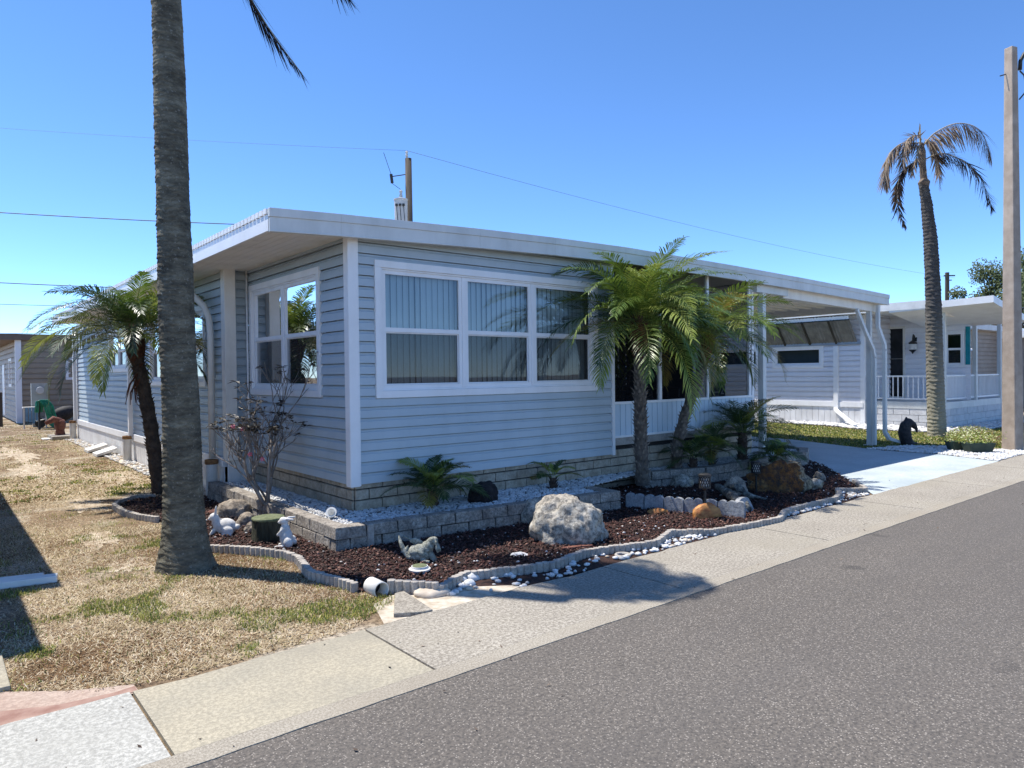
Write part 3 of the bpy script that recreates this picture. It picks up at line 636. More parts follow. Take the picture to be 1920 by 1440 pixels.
# block foundation
b = MB(); FW = Wall((0, FY+.03, 0), (1, 0, 0), (0, -1, 0)); FL = Wall((FX+.03, 0, 0), (0, 1, 0), (-1, 0, 0))
blocks(b, FW, FX+.035, 10.72, -.03, 5, .112, .335, .022, 3); blocks(b, FL, FY+.035, FEND, -.03, 5, .112, .30, .022, 5)
b.build('foundation', MT['block'], home, bevel=.003)
b = MB(); b.box((FX+.03, FY+.03, -.03), (10.72, FY+.2, .60)); b.box((FX+.031, FY+.2, -.03), (FX+.2, FEND, .60)); b.build('foundation_core', MT['mortar'], home)
b = MB(); b.box((7.28, FY-.005, .585), (10.75, FY+.3, .69)); b.build('porch_slab_edge', MT['edging'], home, bevel=.006)
# skirt and ledge on the long wall
b = MB(); skirt_panel(b, Wall((0, FEND+.0, 0), (1, 0, 0), (0, -1, 0)), MX-.02, FX+.04, 0, .52, .16); WS = Wall((MX-.02, 0, 0), (0, 1, 0), (-1, 0, 0)); skirt_panel(b, WS, FEND+.1, 21.65, 0, .40, .16); b.build('skirt', MT['skirt'], home)
b = MB(); wbox(b, WM, FEND+.1, 21.65, .395, .525, -.03, .055); b.build('ledge', MT['trim'], home, bevel=.008)
window(home, WF, *fwin, [1, 1, 1], back='room'); window(home, WL, *lwin, [1, 1], blind=True, dark=True)
window(home, WM, *mw1, [1, 1, 1], dark=True); window(home, WM, *mw2, [1, 1], dark=True)
# floor, inner and far walls
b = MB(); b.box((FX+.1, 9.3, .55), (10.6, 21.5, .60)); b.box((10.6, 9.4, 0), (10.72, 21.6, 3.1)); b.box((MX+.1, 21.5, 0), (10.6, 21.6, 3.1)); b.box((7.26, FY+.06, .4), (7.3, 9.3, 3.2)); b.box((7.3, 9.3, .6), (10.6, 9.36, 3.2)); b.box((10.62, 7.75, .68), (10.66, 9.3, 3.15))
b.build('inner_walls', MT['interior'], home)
# roof: shallow gable, whole width incl. the carport
RL, RR, RY0, RY1, RZ, RS, RXm = 2.43, 15.60, 6.39, 21.0, 2.95, .031, 9.0
RPX = [2.43, 3.14, 4.84, 6.0, 7.3, 9.93, 11.93, 13.97, 15.6]; RPZ = [3.135, 3.17, 3.232, 3.264, 3.284, 3.262, 3.232, 3.192, 3.155]
def rz(x): return float(np.interp(x, RPX, RPZ))-.20
def gable(b, x0, x1, y0, y1, dz0, dz1, m=0, n=2):
    xs_ = sorted(set([x0, x1]+[q for q in RPX if x0 < q < x1]))
    for a, c in zip(xs_[:-1], xs_[1:]):
        vs = [(a, y0, rz(a)+dz0), (c, y0, rz(c)+dz0), (c, y1, rz(c)+dz0), (a, y1, rz(a)+dz0), (a, y0, rz(a)+dz1), (c, y0, rz(c)+dz1), (c, y1, rz(c)+dz1), (a, y1, rz(a)+dz1)]
        b.add(vs, [(0, 3, 2, 1), (4, 5, 6, 7), (0, 1, 5, 4), (1, 2, 6, 5), (2, 3, 7, 6), (3, 0, 4, 7)], m)
b = MB(); gable(b, RL+.03, RR-.03, RY0+.03, RY1, .10, .195); b.build('roof', MT['roofw'], home)
roof = bpy.data.objects['roof']
b = MB(); gable(b, RL, RR, RY0-.012, RY0+.03, .125, .205); gable(b, RL+.004, RR-.004, RY0, RY0+.028, .0, .125); gable(b, RL+.004, RR-.004, RY0-.005, RY0+.05, -.012, .003)
b.build('fascia', MT['fascia'], home, bevel=.003)
b = MB()
gable(b, RR-.03, RR, RY0+.03, RY1+.02, .0, .15); b.build('fascia', MT['trim'], home); b = MB()
gable(b, RL, RL+.03, RY0+.03, RY1+.02, .0, .15)
for k in range(140):                                            # ribbed metal edge
    yy = RY0+.05+k*.10
    gable(b, RL-.012, RL+.10, yy, yy+.072, .155, .205)
b.build('fascia', MT['trim'], home)
b = MB(); k = RL+.03
while k < FX+.3: gable(b, k, min(k+.1, FX+.3), RY0+.03, RY1-.01, .030, .045); k += .104
gable(b, FX+.3, 10.7, RY0+.03, RY1-.01, .031, .044)
b.build('soffit', MT['soffit'], home)
b = MB(); k = 10.75
yy = RY0+.04
while yy < RY1: gable(b, 10.72, RR-.04, yy, yy+.27, .02, .05); gable(b, 10.72, RR-.04, yy+.27, yy+.30, -.02, .05); yy += .30
b.build('carport_ceiling', MT['soffit'], home)
b = MB(); gable(b, 11.65, 15.42, 6.55, 6.66, -.16, .018); b.build('carport_beam', MT['soffit'], home)
b = MB(); gable(b, 10.72, 11.72, 6.50, 6.60, -.13, .0); b.build('carport_beam', MT['fascia'], home)
b = MB(); b.box((15.30, 6.6, 0), (15.40, 21, 3.0)) if False else gable(b, 15.25, 15.35, 6.7, 20.8, -.14, .018); b.build('carport_beam', MT['soffit'], home)
for yy in (10.6, 14.8, 19.0):
    b = MB(); b.box((15.26, yy, 0), (15.34, yy+.08, 2.85)); b.build('carport_post', MT['trim'], home)
b = MB(); b.box((15.10, 6.56, .02), (15.19, 6.65, 2.86)); b.box((15.05, 6.52, .012), (15.24, 6.69, .03)); b.build('carport_post', MT['fascia'], home, bevel=.004)
b = MB(); b.box((10.93, 6.52, .015), (11.03, 6.62, 2.95)); b.build('carport_post', MT['fascia'], home, bevel=.004)
b = MB(); b.sweep([(14.42, 6.53, 2.80), (14.72, 6.50, 2.38), (15.05, 6.49, 2.02), (15.12, 6.49, 1.85), (15.12, 6.49, .04)], .075, .06); b.build('downspout', MT['fascia'], home, bevel=.004)
b = MB(); b.sweep([(15.22, 6.46, 2.93), (15.22, 6.46, 2.48), (15.42, 6.42, 2.12), (15.44, 6.42, 2.0), (15.44, 6.42, .28), (15.50, 6.36, .14), (15.72, 6.25, .07)], .085, .065); b.build('downspout', MT['fascia'], home, bevel=.004)
b = MB(); b.tube([(2.50, 10.42, 2.92), (2.62, 10.3, 2.84), (2.78, 10.15, 2.72), (2.90, 10.03, 2.56), (2.94, 9.96, 2.40), (2.95, 9.94, 2.2), (2.95, 9.94, .5)], .045, 10); b.build('downspout', MT['beige'], home, smooth=True)
for yy in (15.05, 21.6):
    b = MB(); b.bar((2.97, yy, .45), (2.97, yy, 2.95), .07, .09); b.build('downspout', MT['trim'], home)
for yy in (9.86, 15.05, 21.6):
    b = MB(); b.lathe([(.0, 0), (.075, 0), (.075, .46), (.065, .46), (.06, .3)], (2.91, yy, 0), 16); dp = b.build('drain_pipe', MT['whitepvc'], home, smooth=False)
    b = MB(); b.lathe([(.078, .43), (.085, .44), (.085, .49), (.06, .495)], (2.91, yy, 0), 16); b.build('collar', MT['rust'], dp)
# porch
b = MB(); skirt_panel(b, Wall((0, FY+.01, 0), (1, 0, 0), (0, -1, 0)), 7.28, 10.70, .715, 1.165, .115); b.build('porch_panel', MT['porchblue'], home)
b = MB(); wbox(b, WF, 7.27, 10.74, 1.155, 1.19, -.03, .02); wbox(b, WF, 7.27, 10.74, .69, .72, -.03, .02); b.build('porch_rail', MT['trim'], home, bevel=.003)
for xx in (8.28, 9.46, 10.64):
    b = MB(); b.box((xx-.03, FY-.012, 1.19), (xx+.03, FY+.04, rz(xx)+.03)); pp = b.build('porch_post', MT['trim'], home, bevel=.003)
b = MB(); b.box((10.70, FY-.012, .60), (10.76, FY+.05, rz(10.7)+.03)); b.build('porch_post', MT['trim'], home, bevel=.003)
b = MB(); b.quad((7.28, FY+.02, 1.18), (10.7, FY+.02, 1.18), (10.7, FY+.02, 3.2), (7.28, FY+.02, 3.2)); b.quad((10.72, FY+.05, 1.0), (10.72, 9.3, 1.0), (10.72, 9.3, 3.1), (10.72, FY+.05, 3.1)); b.build('porch_screen', MT['porchscreen'], home)
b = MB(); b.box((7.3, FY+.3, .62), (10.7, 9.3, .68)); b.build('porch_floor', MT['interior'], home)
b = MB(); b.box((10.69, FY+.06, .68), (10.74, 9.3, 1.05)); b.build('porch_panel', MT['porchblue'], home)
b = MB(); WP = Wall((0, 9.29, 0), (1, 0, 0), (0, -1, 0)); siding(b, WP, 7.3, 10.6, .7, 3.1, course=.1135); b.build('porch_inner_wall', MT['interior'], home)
b = MB(); b.box((8.0, 9.22, .7), (8.85, 9.26, 2.7)); dr = b.build('door', MT['lilac'], home, bevel=.01)
b = MB(); b.box((8.15, 9.20, 1.6), (8.7, 9.215, 2.5)); b.build('door_window', MT['dark'], dr)
b = MB(); b.box((9.3, 9.2, 1.5), (10.3, 9.26, 2.5)); pw = b.build('window', MT['trim'], home); b = MB(); b.box((9.36, 9.18, 1.56), (10.24, 9.19, 2.44)); b.build('pane', MT['dark'], pw)
b = MB()
for k in range(8):
    b.lathe([(.0, .0), (.045, .0), (.045, .05), (0, .05)], (8.36+k*.07, 6.72, 2.30), 10)
b.build('porch_valance', MT['trim'], home)
# house number on the last screened post
def text_mesh(name, s, size, loc, rot, m, parent, ext=.003, align='CENTER'):
    c = bpy.data.curves.new('t', 'FONT'); c.body = s; c.size = size; c.extrude = ext; c.align_x = align; c.align_y = 'CENTER'
    t = bpy.data.objects.new('t', c); col.objects.link(t); bpy.context.view_layer.update()
    me = bpy.data.meshes.new_from_object(t.evaluated_get(bpy.context.evaluated_depsgraph_get())); bpy.data.objects.remove(t)
    me.name = name; me.materials.clear(); me.materials.append(m)
    o = bpy.data.objects.new(name, me); col.objects.link(o); o.parent = parent
    L = rootloc(parent); o.location = Vector(loc)-L; o.rotation_euler = rot; return o
for ch, zz in zip('5242', (2.02, 1.905, 1.79, 1.675)):
    text_mesh('house_number', ch, .115, (10.64, FY-.018, zz), (R(90), 0, 0), MT['black'], home)

# ------------------------------------------------------------------ porch furniture
def wicker_chair(loc, rot, label):
    e = empty('porch_chair', loc, label, 'chair', 'chairs on the screened porch'); e.rotation_euler = (0, 0, 0); L = Vector(loc)
    Rm = Matrix.Rotation(rot, 4, 'Z'); T = lambda p: tuple(L+(Rm @ Vector(p)))
    b = MB()
    for i in range(7): b.tube([T((-.24+.08*i, .22, .42)), T((-.30+.10*i, .32, .95-.02*abs(i-3)))], .012, 5)
    for i in range(6): b.tube([T((-.26, .23+.015*i, .46+.08*i)), T((.26, .23+.015*i, .54+.08*i))], .010, 5); b.tube([T((.26, .23+.015*i, .46+.08*i)), T((-.26, .23+.015*i, .54+.08*i))], .010, 5)
    b.tube([T((-.28, .22, .4)), T((-.33, .33, .98)), T((0, .36, 1.06)), T((.33, .33, .98)), T((.28, .22, .4))], .022, 6)
    b.build('backrest', MT['wicker'], e)
    b = MB(); c = T((0, 0, .42)); b.obox(c, Rm @ Vector((.28, 0, 0)), Rm @ Vector((0, .25, 0)), Vector((0, 0, .035))); b.build('seat', MT['wicker'], e)
    for sx in (-1, 1):
        for sy in (-1, 1):
            b = MB(); b.tube([T((sx*.25, sy*.22, .4)), T((sx*.27, sy*.24, 0))], .018, 6); b.build('leg', MT['wicker'], e)
        b = MB(); b.tube([T((sx*.27, -.22, .42)), T((sx*.31, -.22, .64)), T((sx*.31, .26, .66))], .018, 6); b.build('armrest', MT['wicker'], e)
wicker_chair((8.15, 7.5, .68), R(160), 'dark wicker chair on the porch behind the straight palm trunk')
wicker_chair((9.15, 7.3, .68), R(20), 'dark wicker chair with crossed back on the porch between the two palms')
sg = empty('porch_sign', (10.2, 6.95, .68), 'dark framed sign board leaning on the porch rail at its right end', 'sign')
b = MB(); b.box((10.02, 6.94, .70), (10.44, 6.97, 1.42)); b.build('board', MT['black'], sg)
b = MB()
for k in range(5): b.box((10.05, 6.925, 1.24+.0-k*.07), (10.24, 6.938, 1.255-k*.07))
b.build('lines', MT['edging'], sg); text_mesh('number', '2', .2, (10.34, 6.93, 1.27), (R(90), 0, 0), MT['edging'], sg)
tb = empty('porch_table', (9.85, 7.2, .68), 'low dark table on the porch beside the sign board', 'table')
b = MB(); b.box((9.5, 6.95, 1.12), (10.0, 7.45, 1.16)); b.build('tabletop', MT['black'], tb, bevel=.005)
for sx, sy in ((9.53, 6.98), (9.97, 6.98), (9.53, 7.42), (9.97, 7.42)):
    b = MB(); b.box((sx-.02, sy-.02, .68), (sx+.02, sy+.02, 1.12)); b.build('leg', MT['black'], tb)

# ------------------------------------------------------------------ retaining walls
def wall_line(name, line, z1, courses, label, length=.31, seed=1):
    root = empty(name, (line[0][0], line[0][1], 0), label, 'garden wall'); b = MB(); c = MB(); h = z1/courses; th = .15
    for q, (p, e) in enumerate(zip(line[:-1], line[1:])):
        p_, e_ = Vector((*p, 0)), Vector((*e, 0)); u = (e_-p_); L = u.length; u.normalize(); n = Vector((u.y, -u.x, 0))
        r = random.Random(seed+q)
        for k in range(courses):
            a = -(length/2 if (k+q) % 2 else 0)-r.uniform(0, .06)
            while a < L:
                s, t = max(a+.004, 0), min(a+length-.004, L)
                if t-s > .04:
                    o_ = r.uniform(-.006, .006); zb, zt = k*h+.003, (k+1)*h-.003
                    P = lambda s_, d_, z_: tuple(p_+u*s_+n*d_+Vector((0, 0, z_)))
                    j = lambda: r.uniform(-.004, .004)
                    vs = [P(s, -th, zb), P(t, -th, zb), P(t, o_, zb), P(s, o_, zb), P(s+.004, -th, zt+j()), P(t-.004, -th, zt+j()), P(t-.004, o_-.008, zt+j()), P(s+.004, o_-.008, zt+j())]
                    b.add(vs, [(0, 1, 2, 3), (7, 6, 5, 4), (1, 0, 4, 5), (2, 1, 5, 6), (3, 2, 6, 7), (0, 3, 7, 4)])
                a += length
        c.add([tuple(p_-n*.02), tuple(e_-n*.02), tuple(e_-n*.02+Vector((0, 0, z1-.015))), tuple(p_-n*.02+Vector((0, 0, z1-.015)))], [(0, 1, 2, 3)])
    b.build('stone_blocks', MT['block2'], root, bevel=.006); c.build('wall_core', MT['mortar'], root)
    return root
wall_line('retaining_wall', W1, .225, 2, 'two course grey block wall of the raised bed round the house corner', seed=2)
wall_line('retaining_wall', W2, .235, 2, 'grey block wall of the far raised bed under the porch beside the driveway', seed=9)
# block standing on end at the corner
b = MB(); b.box((BX+.30, BY-.055, .01), (BX+.36, BY-.02, .222)); o = b.build('edging_block', MT['edging'], bevel=.006); tag(o, 'narrow upright concrete wedge against the raised bed corner', 'block')

def edging(name, pts, label, h=EH, wd=.055, pitch=.055, m='edging'):
    b = MB(); out = []
    for a, c in zip(pts[:-1], pts[1:]):
        L = (Vector((c[0], c[1], 0))-Vector((a[0], a[1], 0))).length; n = max(1, round(L/pitch)); a_ = Vector((a[0], a[1], 0)); c_ = Vector((c[0], c[1], 0)); u = (c_-a_).normalized()
        for k in range(n):
            q = a_+u*L*(k+.5)/n; r = L/n*.56; ang0 = math.atan2(u.y, u.x); hh = h+random.uniform(-.004, .004)
            poly = [(q.x+r*math.cos(ang0+t)*(1), q.y+r*math.sin(ang0+t)) for t in np.linspace(0, 2*math.pi, 9)[:-1]]
            b.prism(poly, 0, hh)
        b.bar(a_+Vector((0, 0, h*.45)), c_+Vector((0, 0, h*.45)), wd*.55, h*.86)
    o = b.build(name, MT[m], bevel=.004); return tag(o, label, 'edging', 'scalloped garden edging')
edging('garden_edging', edl, 'curved pale ribbed edging between the lawn and the mulch bed')
edging('garden_edging', edf[:3], 'short grey ribbed edging piece beside the drain outlet', h=.10)
edging('garden_edging', edf[2:], 'long wavy pale ribbed edging between the mulch and the white stones')
edging('garden_edging', [G(x, y, .06) for x, y in [(297, 970), (262, 965), (233, 958), (214, 946), (222, 939), (251, 930), (292, 927)]], 'small curved edging round the foot of the leaning left palm', h=.07)
sheet('palm_mulch', ringpoly, .016, MT['mulchbase'], 'dark mulch round the left palm')
x, y = sample(ringpoly, 1500); chips('ring_chips', x, y, .015, 'mulch chips round the left palm', [MT['mulch0'], MT['mulch1'], MT['stubd']], [.3, .4, .3])

def scallop(p, e, n, h, label, tilt=0.):
    p, e = Vector((p.x, p.y, 0)), Vector((e.x, e.y, 0)); u = e-p; L = u.length; u.normalize(); nn = Vector((u.y, -u.x, 0)); prof = []
    for k in range(n):
        for t in np.linspace(math.pi, 0, 9)[(0 if k == 0 else 1):]:
            prof.append((L/n*(k+.5)+L/n/2*math.cos(t), h*.78+h*.22*math.sin(t)))
    poly = [(0, 0)]+prof+[(L, 0)]; m_ = len(poly); vs = []
    for d in (.0, -.05): vs += [tuple(p+u*s+nn*d+Vector((0, 0, z)) + nn*(-z*tilt)) for s, z in poly]
    b = MB(); b.add(vs, [tuple(range(m_))[::-1], tuple(range(m_, 2*m_))]+[(i, (i+1) % m_, m_+(i+1) % m_, m_+i) for i in range(m_)])
    return tag(b.build('scallop_block', MT['scallop'], bevel=.004), label, 'edging block', 'upright scalloped edging blocks')
sb = [(1172, 953), (1207, 957), (1244, 961), (1282, 965), (1318, 967), (1345, 969), (1397, 974)]
lb = ['leftmost scalloped concrete block, bluish, next to the raised bed end', 'pale speckled scalloped block behind the small flat orange stone', 'grey scalloped block between the two orange stones', 'grey scalloped block left of the larger orange stone', 'scalloped block half hidden behind the lamp stake and orange stone', 'widest scalloped block with three humps right of the orange stone']
for i, (a, c) in enumerate(zip(sb[:-1], sb[1:])):
    scallop(G(a[0]+1, a[1]), G(c[0]-1, c[1]), 3 if i == 5 else 2 if i != 4 else 1, .185, lb[i], random.uniform(0, .12))
scallop(G(1398, 968), G(1416, 958), 1, .17, 'last scalloped block tilted sideways at the right end of the row', .5)

# ------------------------------------------------------------------ rocks
def rock(name, c, size, seed, m, label, sub=4, amp=.35, rotz=0., flat=0., cat='rock', facet=0., fine=.05, group=None, squash=None, cut=None, m2=None):
    bm = bmesh.new(); bmesh.ops.create_icosphere(bm, subdivisions=sub, radius=1)
    sv = Vector((seed*3.1, seed*1.7, seed*.9))
    for v in bm.verts:
        d = v.co.copy(); n = mnoise.fractal(d*1.1+sv, 1., 2., 4)
        cell = mnoise.cell(d*2.2+sv) if facet else 0
        r = 1+amp*n+facet*(abs(mnoise.noise(d*2.3+sv))-.3)+fine*mnoise.noise(d*7+sv)+fine*.6*mnoise.noise(d*15+sv)
        v.co = d*r
        if squash and v.co.z > squash: v.co.z = squash+(v.co.z-squash)*.35
        if v.co.z < -.35: v.co.z = -.35
        if cut and v.co.dot(cut[0]) > cut[1]: v.co -= cut[0]*(v.co.dot(cut[0])-cut[1])*.93
    me = bpy.data.meshes.new(name)
    bmesh.ops.transform(bm, matrix=Matrix.Rotation(rotz, 4, 'Z') @ Matrix.Diagonal((*size, 1)), verts=bm.verts)
    bm.to_mesh(me); bm.free(); me.materials.append(MT[m])
    if m2:
        me.materials.append(MT[m2]); Mi = Matrix.Rotation(rotz, 4, 'Z') @ Matrix.Diagonal((*size, 1)); Mi = Mi.inverted()
        for pl_ in me.polygons:
            if (Mi @ pl_.center).dot(cut[0]) > cut[1]-.03: pl_.material_index = 1
    if True:  me.polygons.foreach_set('use_smooth', [True]*len(me.polygons))
    o = bpy.data.objects.new(name, me); col.objects.link(o); o.location = (c[0], c[1], c[2]+.32*size[2])
    return tag(o, label, cat, group)
va = math.atan2(rt[1], rt[0])                                    # across the view
p = G(1072, 1022); rock('boulder', (p.x+.1, p.y+.12, 0), (.35, .27, .33), 4, 'boulder', 'big pale grey and white pitted boulder with golden top in the mulch', 5, .24, va, facet=.14, fine=.035)
p = G(1020, 985); rock('rock', (p.x, p.y+.1, 0), (.17, .15, .22), 14, 'boulder', 'smaller grey rock leaning behind the left side of the big boulder', 4, .3, va)
p = G(918, 941, .2); rock('lava_rock', (p.x, p.y+.1, .19), (.165, .15, .17), 6, 'blackrock', 'round black lava rock on the raised bed gravel', 4, .14, facet=.3)
p = G(974, 1044); rock('rock', (p.x, p.y, .0), (.085, .06, .03), 8, 'peb', 'flat white stone alone on the mulch in front of the big boulder', 3, .2, va)
p = G(1233, 965); rock('rock', (p.x, p.y, .0), (.115, .07, .055), 9, 'orange', 'small flat orange brown stone by the scalloped blocks', 4, .18, va)
p = G(1328, 976); rock('rock', (p.x+.02, p.y+.03, .0), (.155, .06, .14), 10, 'orange', 'upright orange streaked stone behind the front lamp stake', 4, .16, va)
p = G(1478, 930); rock('petrified_log', (p.x+.22, p.y+.26, .0), (.39, .28, .32), 12, 'crust', 'large amber brown petrified log with pale rim beside the back lamp stake', 5, .22, va-.12, facet=.3, cat='rock', cut=(Vector((-.35, -.88, .22)).normalized(), .55), m2='amber')
p = G(1532, 920); rock('rock', (p.x, p.y+.1, 0), (.17, .11, .10), 13, 'boulder', 'white rough rock touching the right end of the amber log', 4, .5, va)
p = G(1549, 906); rock('rock', (p.x, p.y+.1, 0), (.09, .08, .12), 21, 'tanrock', 'pinkish brown upright stone near the driveway end of the mulch', 3, .35, va)
p = G(1415, 935); rock('rock', (p.x-.02, p.y+.25, 0), (.16, .10, .19), 15, 'tanrock', 'pale tan slab standing behind the back lamp stake', 4, .25, va)
p = G(437, 975); rock('rock', (p.x+.06, p.y+.12, 0), (.20, .13, .15), 16, 'tanrock', 'grey brown rock behind the crouching white rabbit', 4, .25, va)
p = G(466, 988); rock('rock', (p.x, p.y+.05, 0), (.11, .09, .11), 17, 'tanrock', 'rounded tan stone between the rabbit and the stump', 4, .16, va)
p = G(478, 1001); rock('rock', (p.x-.01, p.y+.0, .03), (.09, .06, .075), 18, 'tanrock', 'smaller pale stone leaning against the left side of the stump', 4, .2, va)
p = G(413, 968); rock('rock', (p.x, p.y+.1, 0), (.14, .06, .05), 19, 'rustiron', 'flat brown stone at the left end of the mulch bed', 3, .15, va)
p = G(1094, 1030); b = MB(); b.bar(G(1054, 1030, .02), G(1110, 1024, .02), .05, .035); tag(b.build('brick', MT['rustiron'], bevel=.006), 'reddish brick lying at the foot of the big boulder', 'brick')
p = G(808, 1117); rock('rock', (p.x, p.y, 0), (.13, .08, .05), 22, 'pebt', 'flat beige stone at the edging corner near the drain outlet', 3, .2, va)
p = G(1263, 890, .2); rock('rock', (8.0, 6.0, 0.02), (.16, .12, .12), 24, 'boulder', 'pale rock behind the front lamp stake under the palms', 3, .3, va)
for i, (q, s, lab) in enumerate([((866, 1092), .055, 'bluish white stone in the shade at the edging bend, left one'), ((886, 1088), .06, 'bluish white stone in the shade at the edging bend, right one'), ((880, 1098), .05, 'bluish white stone in the shade at the edging bend, nearest the pavement'), ((961, 1076), .05, 'white stone by the edging below the flat white mulch stone')]):
    p = G(*q); rock('rock', (p.x, p.y, 0), (s, s*.8, s*.75), 30+i, 'peb', lab, 3, .22)
# driftwood: two weathered lengths across the mulch
def log(name, pts, rads, m, label):
    b = MB(); n = 14; P_ = []; r_ = []
    for a, c, r0, r1 in zip(pts[:-1], pts[1:], rads[:-1], rads[1:]):
        for k in range(8): P_.append(Vector(a).lerp(Vector(c), k/8)); r_.append(r0+(r1-r0)*k/8)
    P_.append(Vector(pts[-1])); r_.append(rads[-1]); b.tube(P_, r_, n)
    b.v = [tuple(Vector(v)*(1)+Vector((mnoise.noise(Vector(v)*14), mnoise.noise(Vector(v)*14+Vector((5, 0, 0))), mnoise.noise(Vector(v)*14+Vector((0, 7, 0)))))*.022) for v in b.v]
    return tag(b.build(name, MT[m], smooth=True), label, 'driftwood', 'weathered driftwood on the mulch')
log('driftwood', [G(1345, 912, .12), G(1368, 926, .10), G(1388, 945, .08), G(1402, 955, .05)], [.04, .055, .065, .05], 'wood', 'knobbly grey driftwood slanting from the far bed wall to the scalloped blocks')
log('driftwood', [G(1366, 912, .14), G(1384, 914, .16), G(1400, 928, .08), G(1440, 936, .02)], [.02, .045, .03, .015], 'wood', 'smooth pale driftwood branch lying just behind the knobbly one')

# ------------------------------------------------------------------ statues made of blended volumes
def blob(name, parts, m, label, cat, vox=.006, detail=0.):
    bm = bmesh.new()
    for kind, *a in parts:
        if kind == 'e':
            c, s, r = a; mtx = Matrix.Translation(Vector(c)) @ (Matrix.Rotation(r[2], 4, 'Z') @ Matrix.Rotation(r[1], 4, 'Y') @ Matrix.Rotation(r[0], 4, 'X')) @ Matrix.Diagonal((*s, 1))
            bmesh.ops.create_icosphere(bm, subdivisions=3, radius=1, matrix=mtx)
        else:
            p0, p1, r0, r1 = a; p0, p1 = Vector(p0), Vector(p1); d = p1-p0
            mtx = Matrix.Translation((p0+p1)/2) @ d.to_track_quat('Z', 'Y').to_matrix().to_4x4()
            bmesh.ops.create_cone(bm, cap_ends=True, segments=14, radius1=r0, radius2=r1, depth=d.length, matrix=mtx)
            for q, r_ in ((p0, r0), (p1, r1)): bmesh.ops.create_icosphere(bm, subdivisions=2, radius=r_, matrix=Matrix.Translation(q))
    me = bpy.data.meshes.new(name); bm.to_mesh(me); bm.free()
    o = bpy.data.objects.new(name, me); col.objects.link(o)
    md = o.modifiers.new('r', 'REMESH'); md.mode = 'VOXEL'; md.voxel_size = vox
    ms = o.modifiers.new('s', 'SMOOTH'); ms.factor = .5; ms.iterations = 4
    bpy.context.view_layer.update()
    m2 = bpy.data.meshes.new_from_object(o.evaluated_get(bpy.context.evaluated_depsgraph_get())); o.modifiers.clear(); o.data = m2; m2.name = name
    m2.materials.clear(); m2.materials.append(MT[m]); m2.polygons.foreach_set('use_smooth', [True]*len(m2.polygons))
    if detail:
        for v in m2.vertices: v.co += v.normal*detail*math.sin(70*v.co.x+40*v.co.z+6*mnoise.noise(v.co*9))
    return tag(o, label, cat)
Z0 = (0, 0, 0)
r1 = blob('rabbit_statue', [('e', (.0, 0, .085), (.105, .075, .085), Z0), ('e', (-.075, -.02, .115), (.05, .055, .085), (0, -.3, 0)), ('e', (-.105, -.03, .185), (.047, .04, .043), (0, .35, 0)), ('e', (-.14, -.035, .172), (.025, .025, .02), Z0),
     ('c', (-.085, -.05, .215), (-.075, -.06, .285), .013, .008), ('c', (-.10, -.01, .215), (-.095, .0, .29), .013, .008), ('e', (.115, .0, .08), (.03, .03, .03), Z0), ('c', (-.10, -.055, .06), (-.13, -.06, .012), .02, .017), ('c', (-.10, .025, .06), (-.13, .02, .012), .02, .017), ('e', (.04, -.065, .05), (.06, .03, .05), Z0), ('c', (.0, -.08, .015), (.07, -.08, .015), .018, .02)],
     'statw', 'crouching white rabbit statue with upright ears in front of the grey brown rock', 'statue')
r1.location = G(424, 1003, .01); r1.rotation_euler = (0, 0, va)
r2 = blob('rabbit_statue', [('e', (0, 0, .09), (.06, .06, .09), Z0), ('e', (-.01, 0, .165), (.045, .045, .06), Z0), ('e', (-.02, 0, .245), (.043, .036, .038), (0, .3, 0)), ('e', (-.055, 0, .235), (.022, .022, .018), Z0), ('c', (.015, -.02, .265), (.075, -.03, .262), .013, .010), ('c', (.015, .02, .27), (.07, .03, .275), .013, .010),
     ('e', (.035, -.05, .055), (.045, .03, .05), Z0), ('e', (.035, .05, .055), (.045, .03, .05), Z0), ('c', (-.02, -.05, .015), (-.08, -.055, .012), .018, .016), ('c', (-.02, .05, .015), (-.08, .055, .012), .018, .016), ('c', (-.03, -.035, .16), (-.07, -.025, .12), .016, .013), ('c', (-.03, .035, .16), (-.07, .025, .12), .016, .013), ('e', (.075, 0, .05), (.025, .025, .025), Z0)],
     'statw', 'white rabbit statue sitting up beside the mossy stump', 'statue')
r2.location = G(537, 1026, .01); r2.rotation_euler = (0, 0, va)
r3 = blob('garden_statue', [('e', (0, 0, .075), (.10, .07, .075), (0, .1, 0)), ('e', (.07, 0, .12), (.055, .05, .07), (0, .4, 0)), ('e', (.115, 0, .175), (.043, .04, .04), Z0), ('c', (.145, .0, .17), (.175, -.01, .10), .014, .012), ('c', (.145, -.03, .17), (.155, -.035, .09), .014, .012), ('c', (-.08, 0, .05), (-.13, 0, .09), .04, .018), ('c', (-.13, 0, .09), (-.165, .02, .16), .018, .016), ('c', (-.165, .02, .16), (-.18, .04, .21), .016, .005),
     ('c', (-.11, .0, .10), (-.10, .0, .135), .018, .008), ('e', (-.03, .07, .15), (.07, .012, .03), (0, .35, .3)), ('c', (-.02, .07, .15), (-.15, .08, .20), .014, .005), ('c', (.03, -.06, .02), (.08, -.07, .015), .02, .018), ('c', (.1, -.02, .06), (.13, -.03, .02), .025, .02)],
     'statg', 'small grey stone garden statue with a raised curling tail on the mulch', 'statue', .005, .004)
r3.location = G(787, 1053, .01); r3.rotation_euler = (0, 0, va)
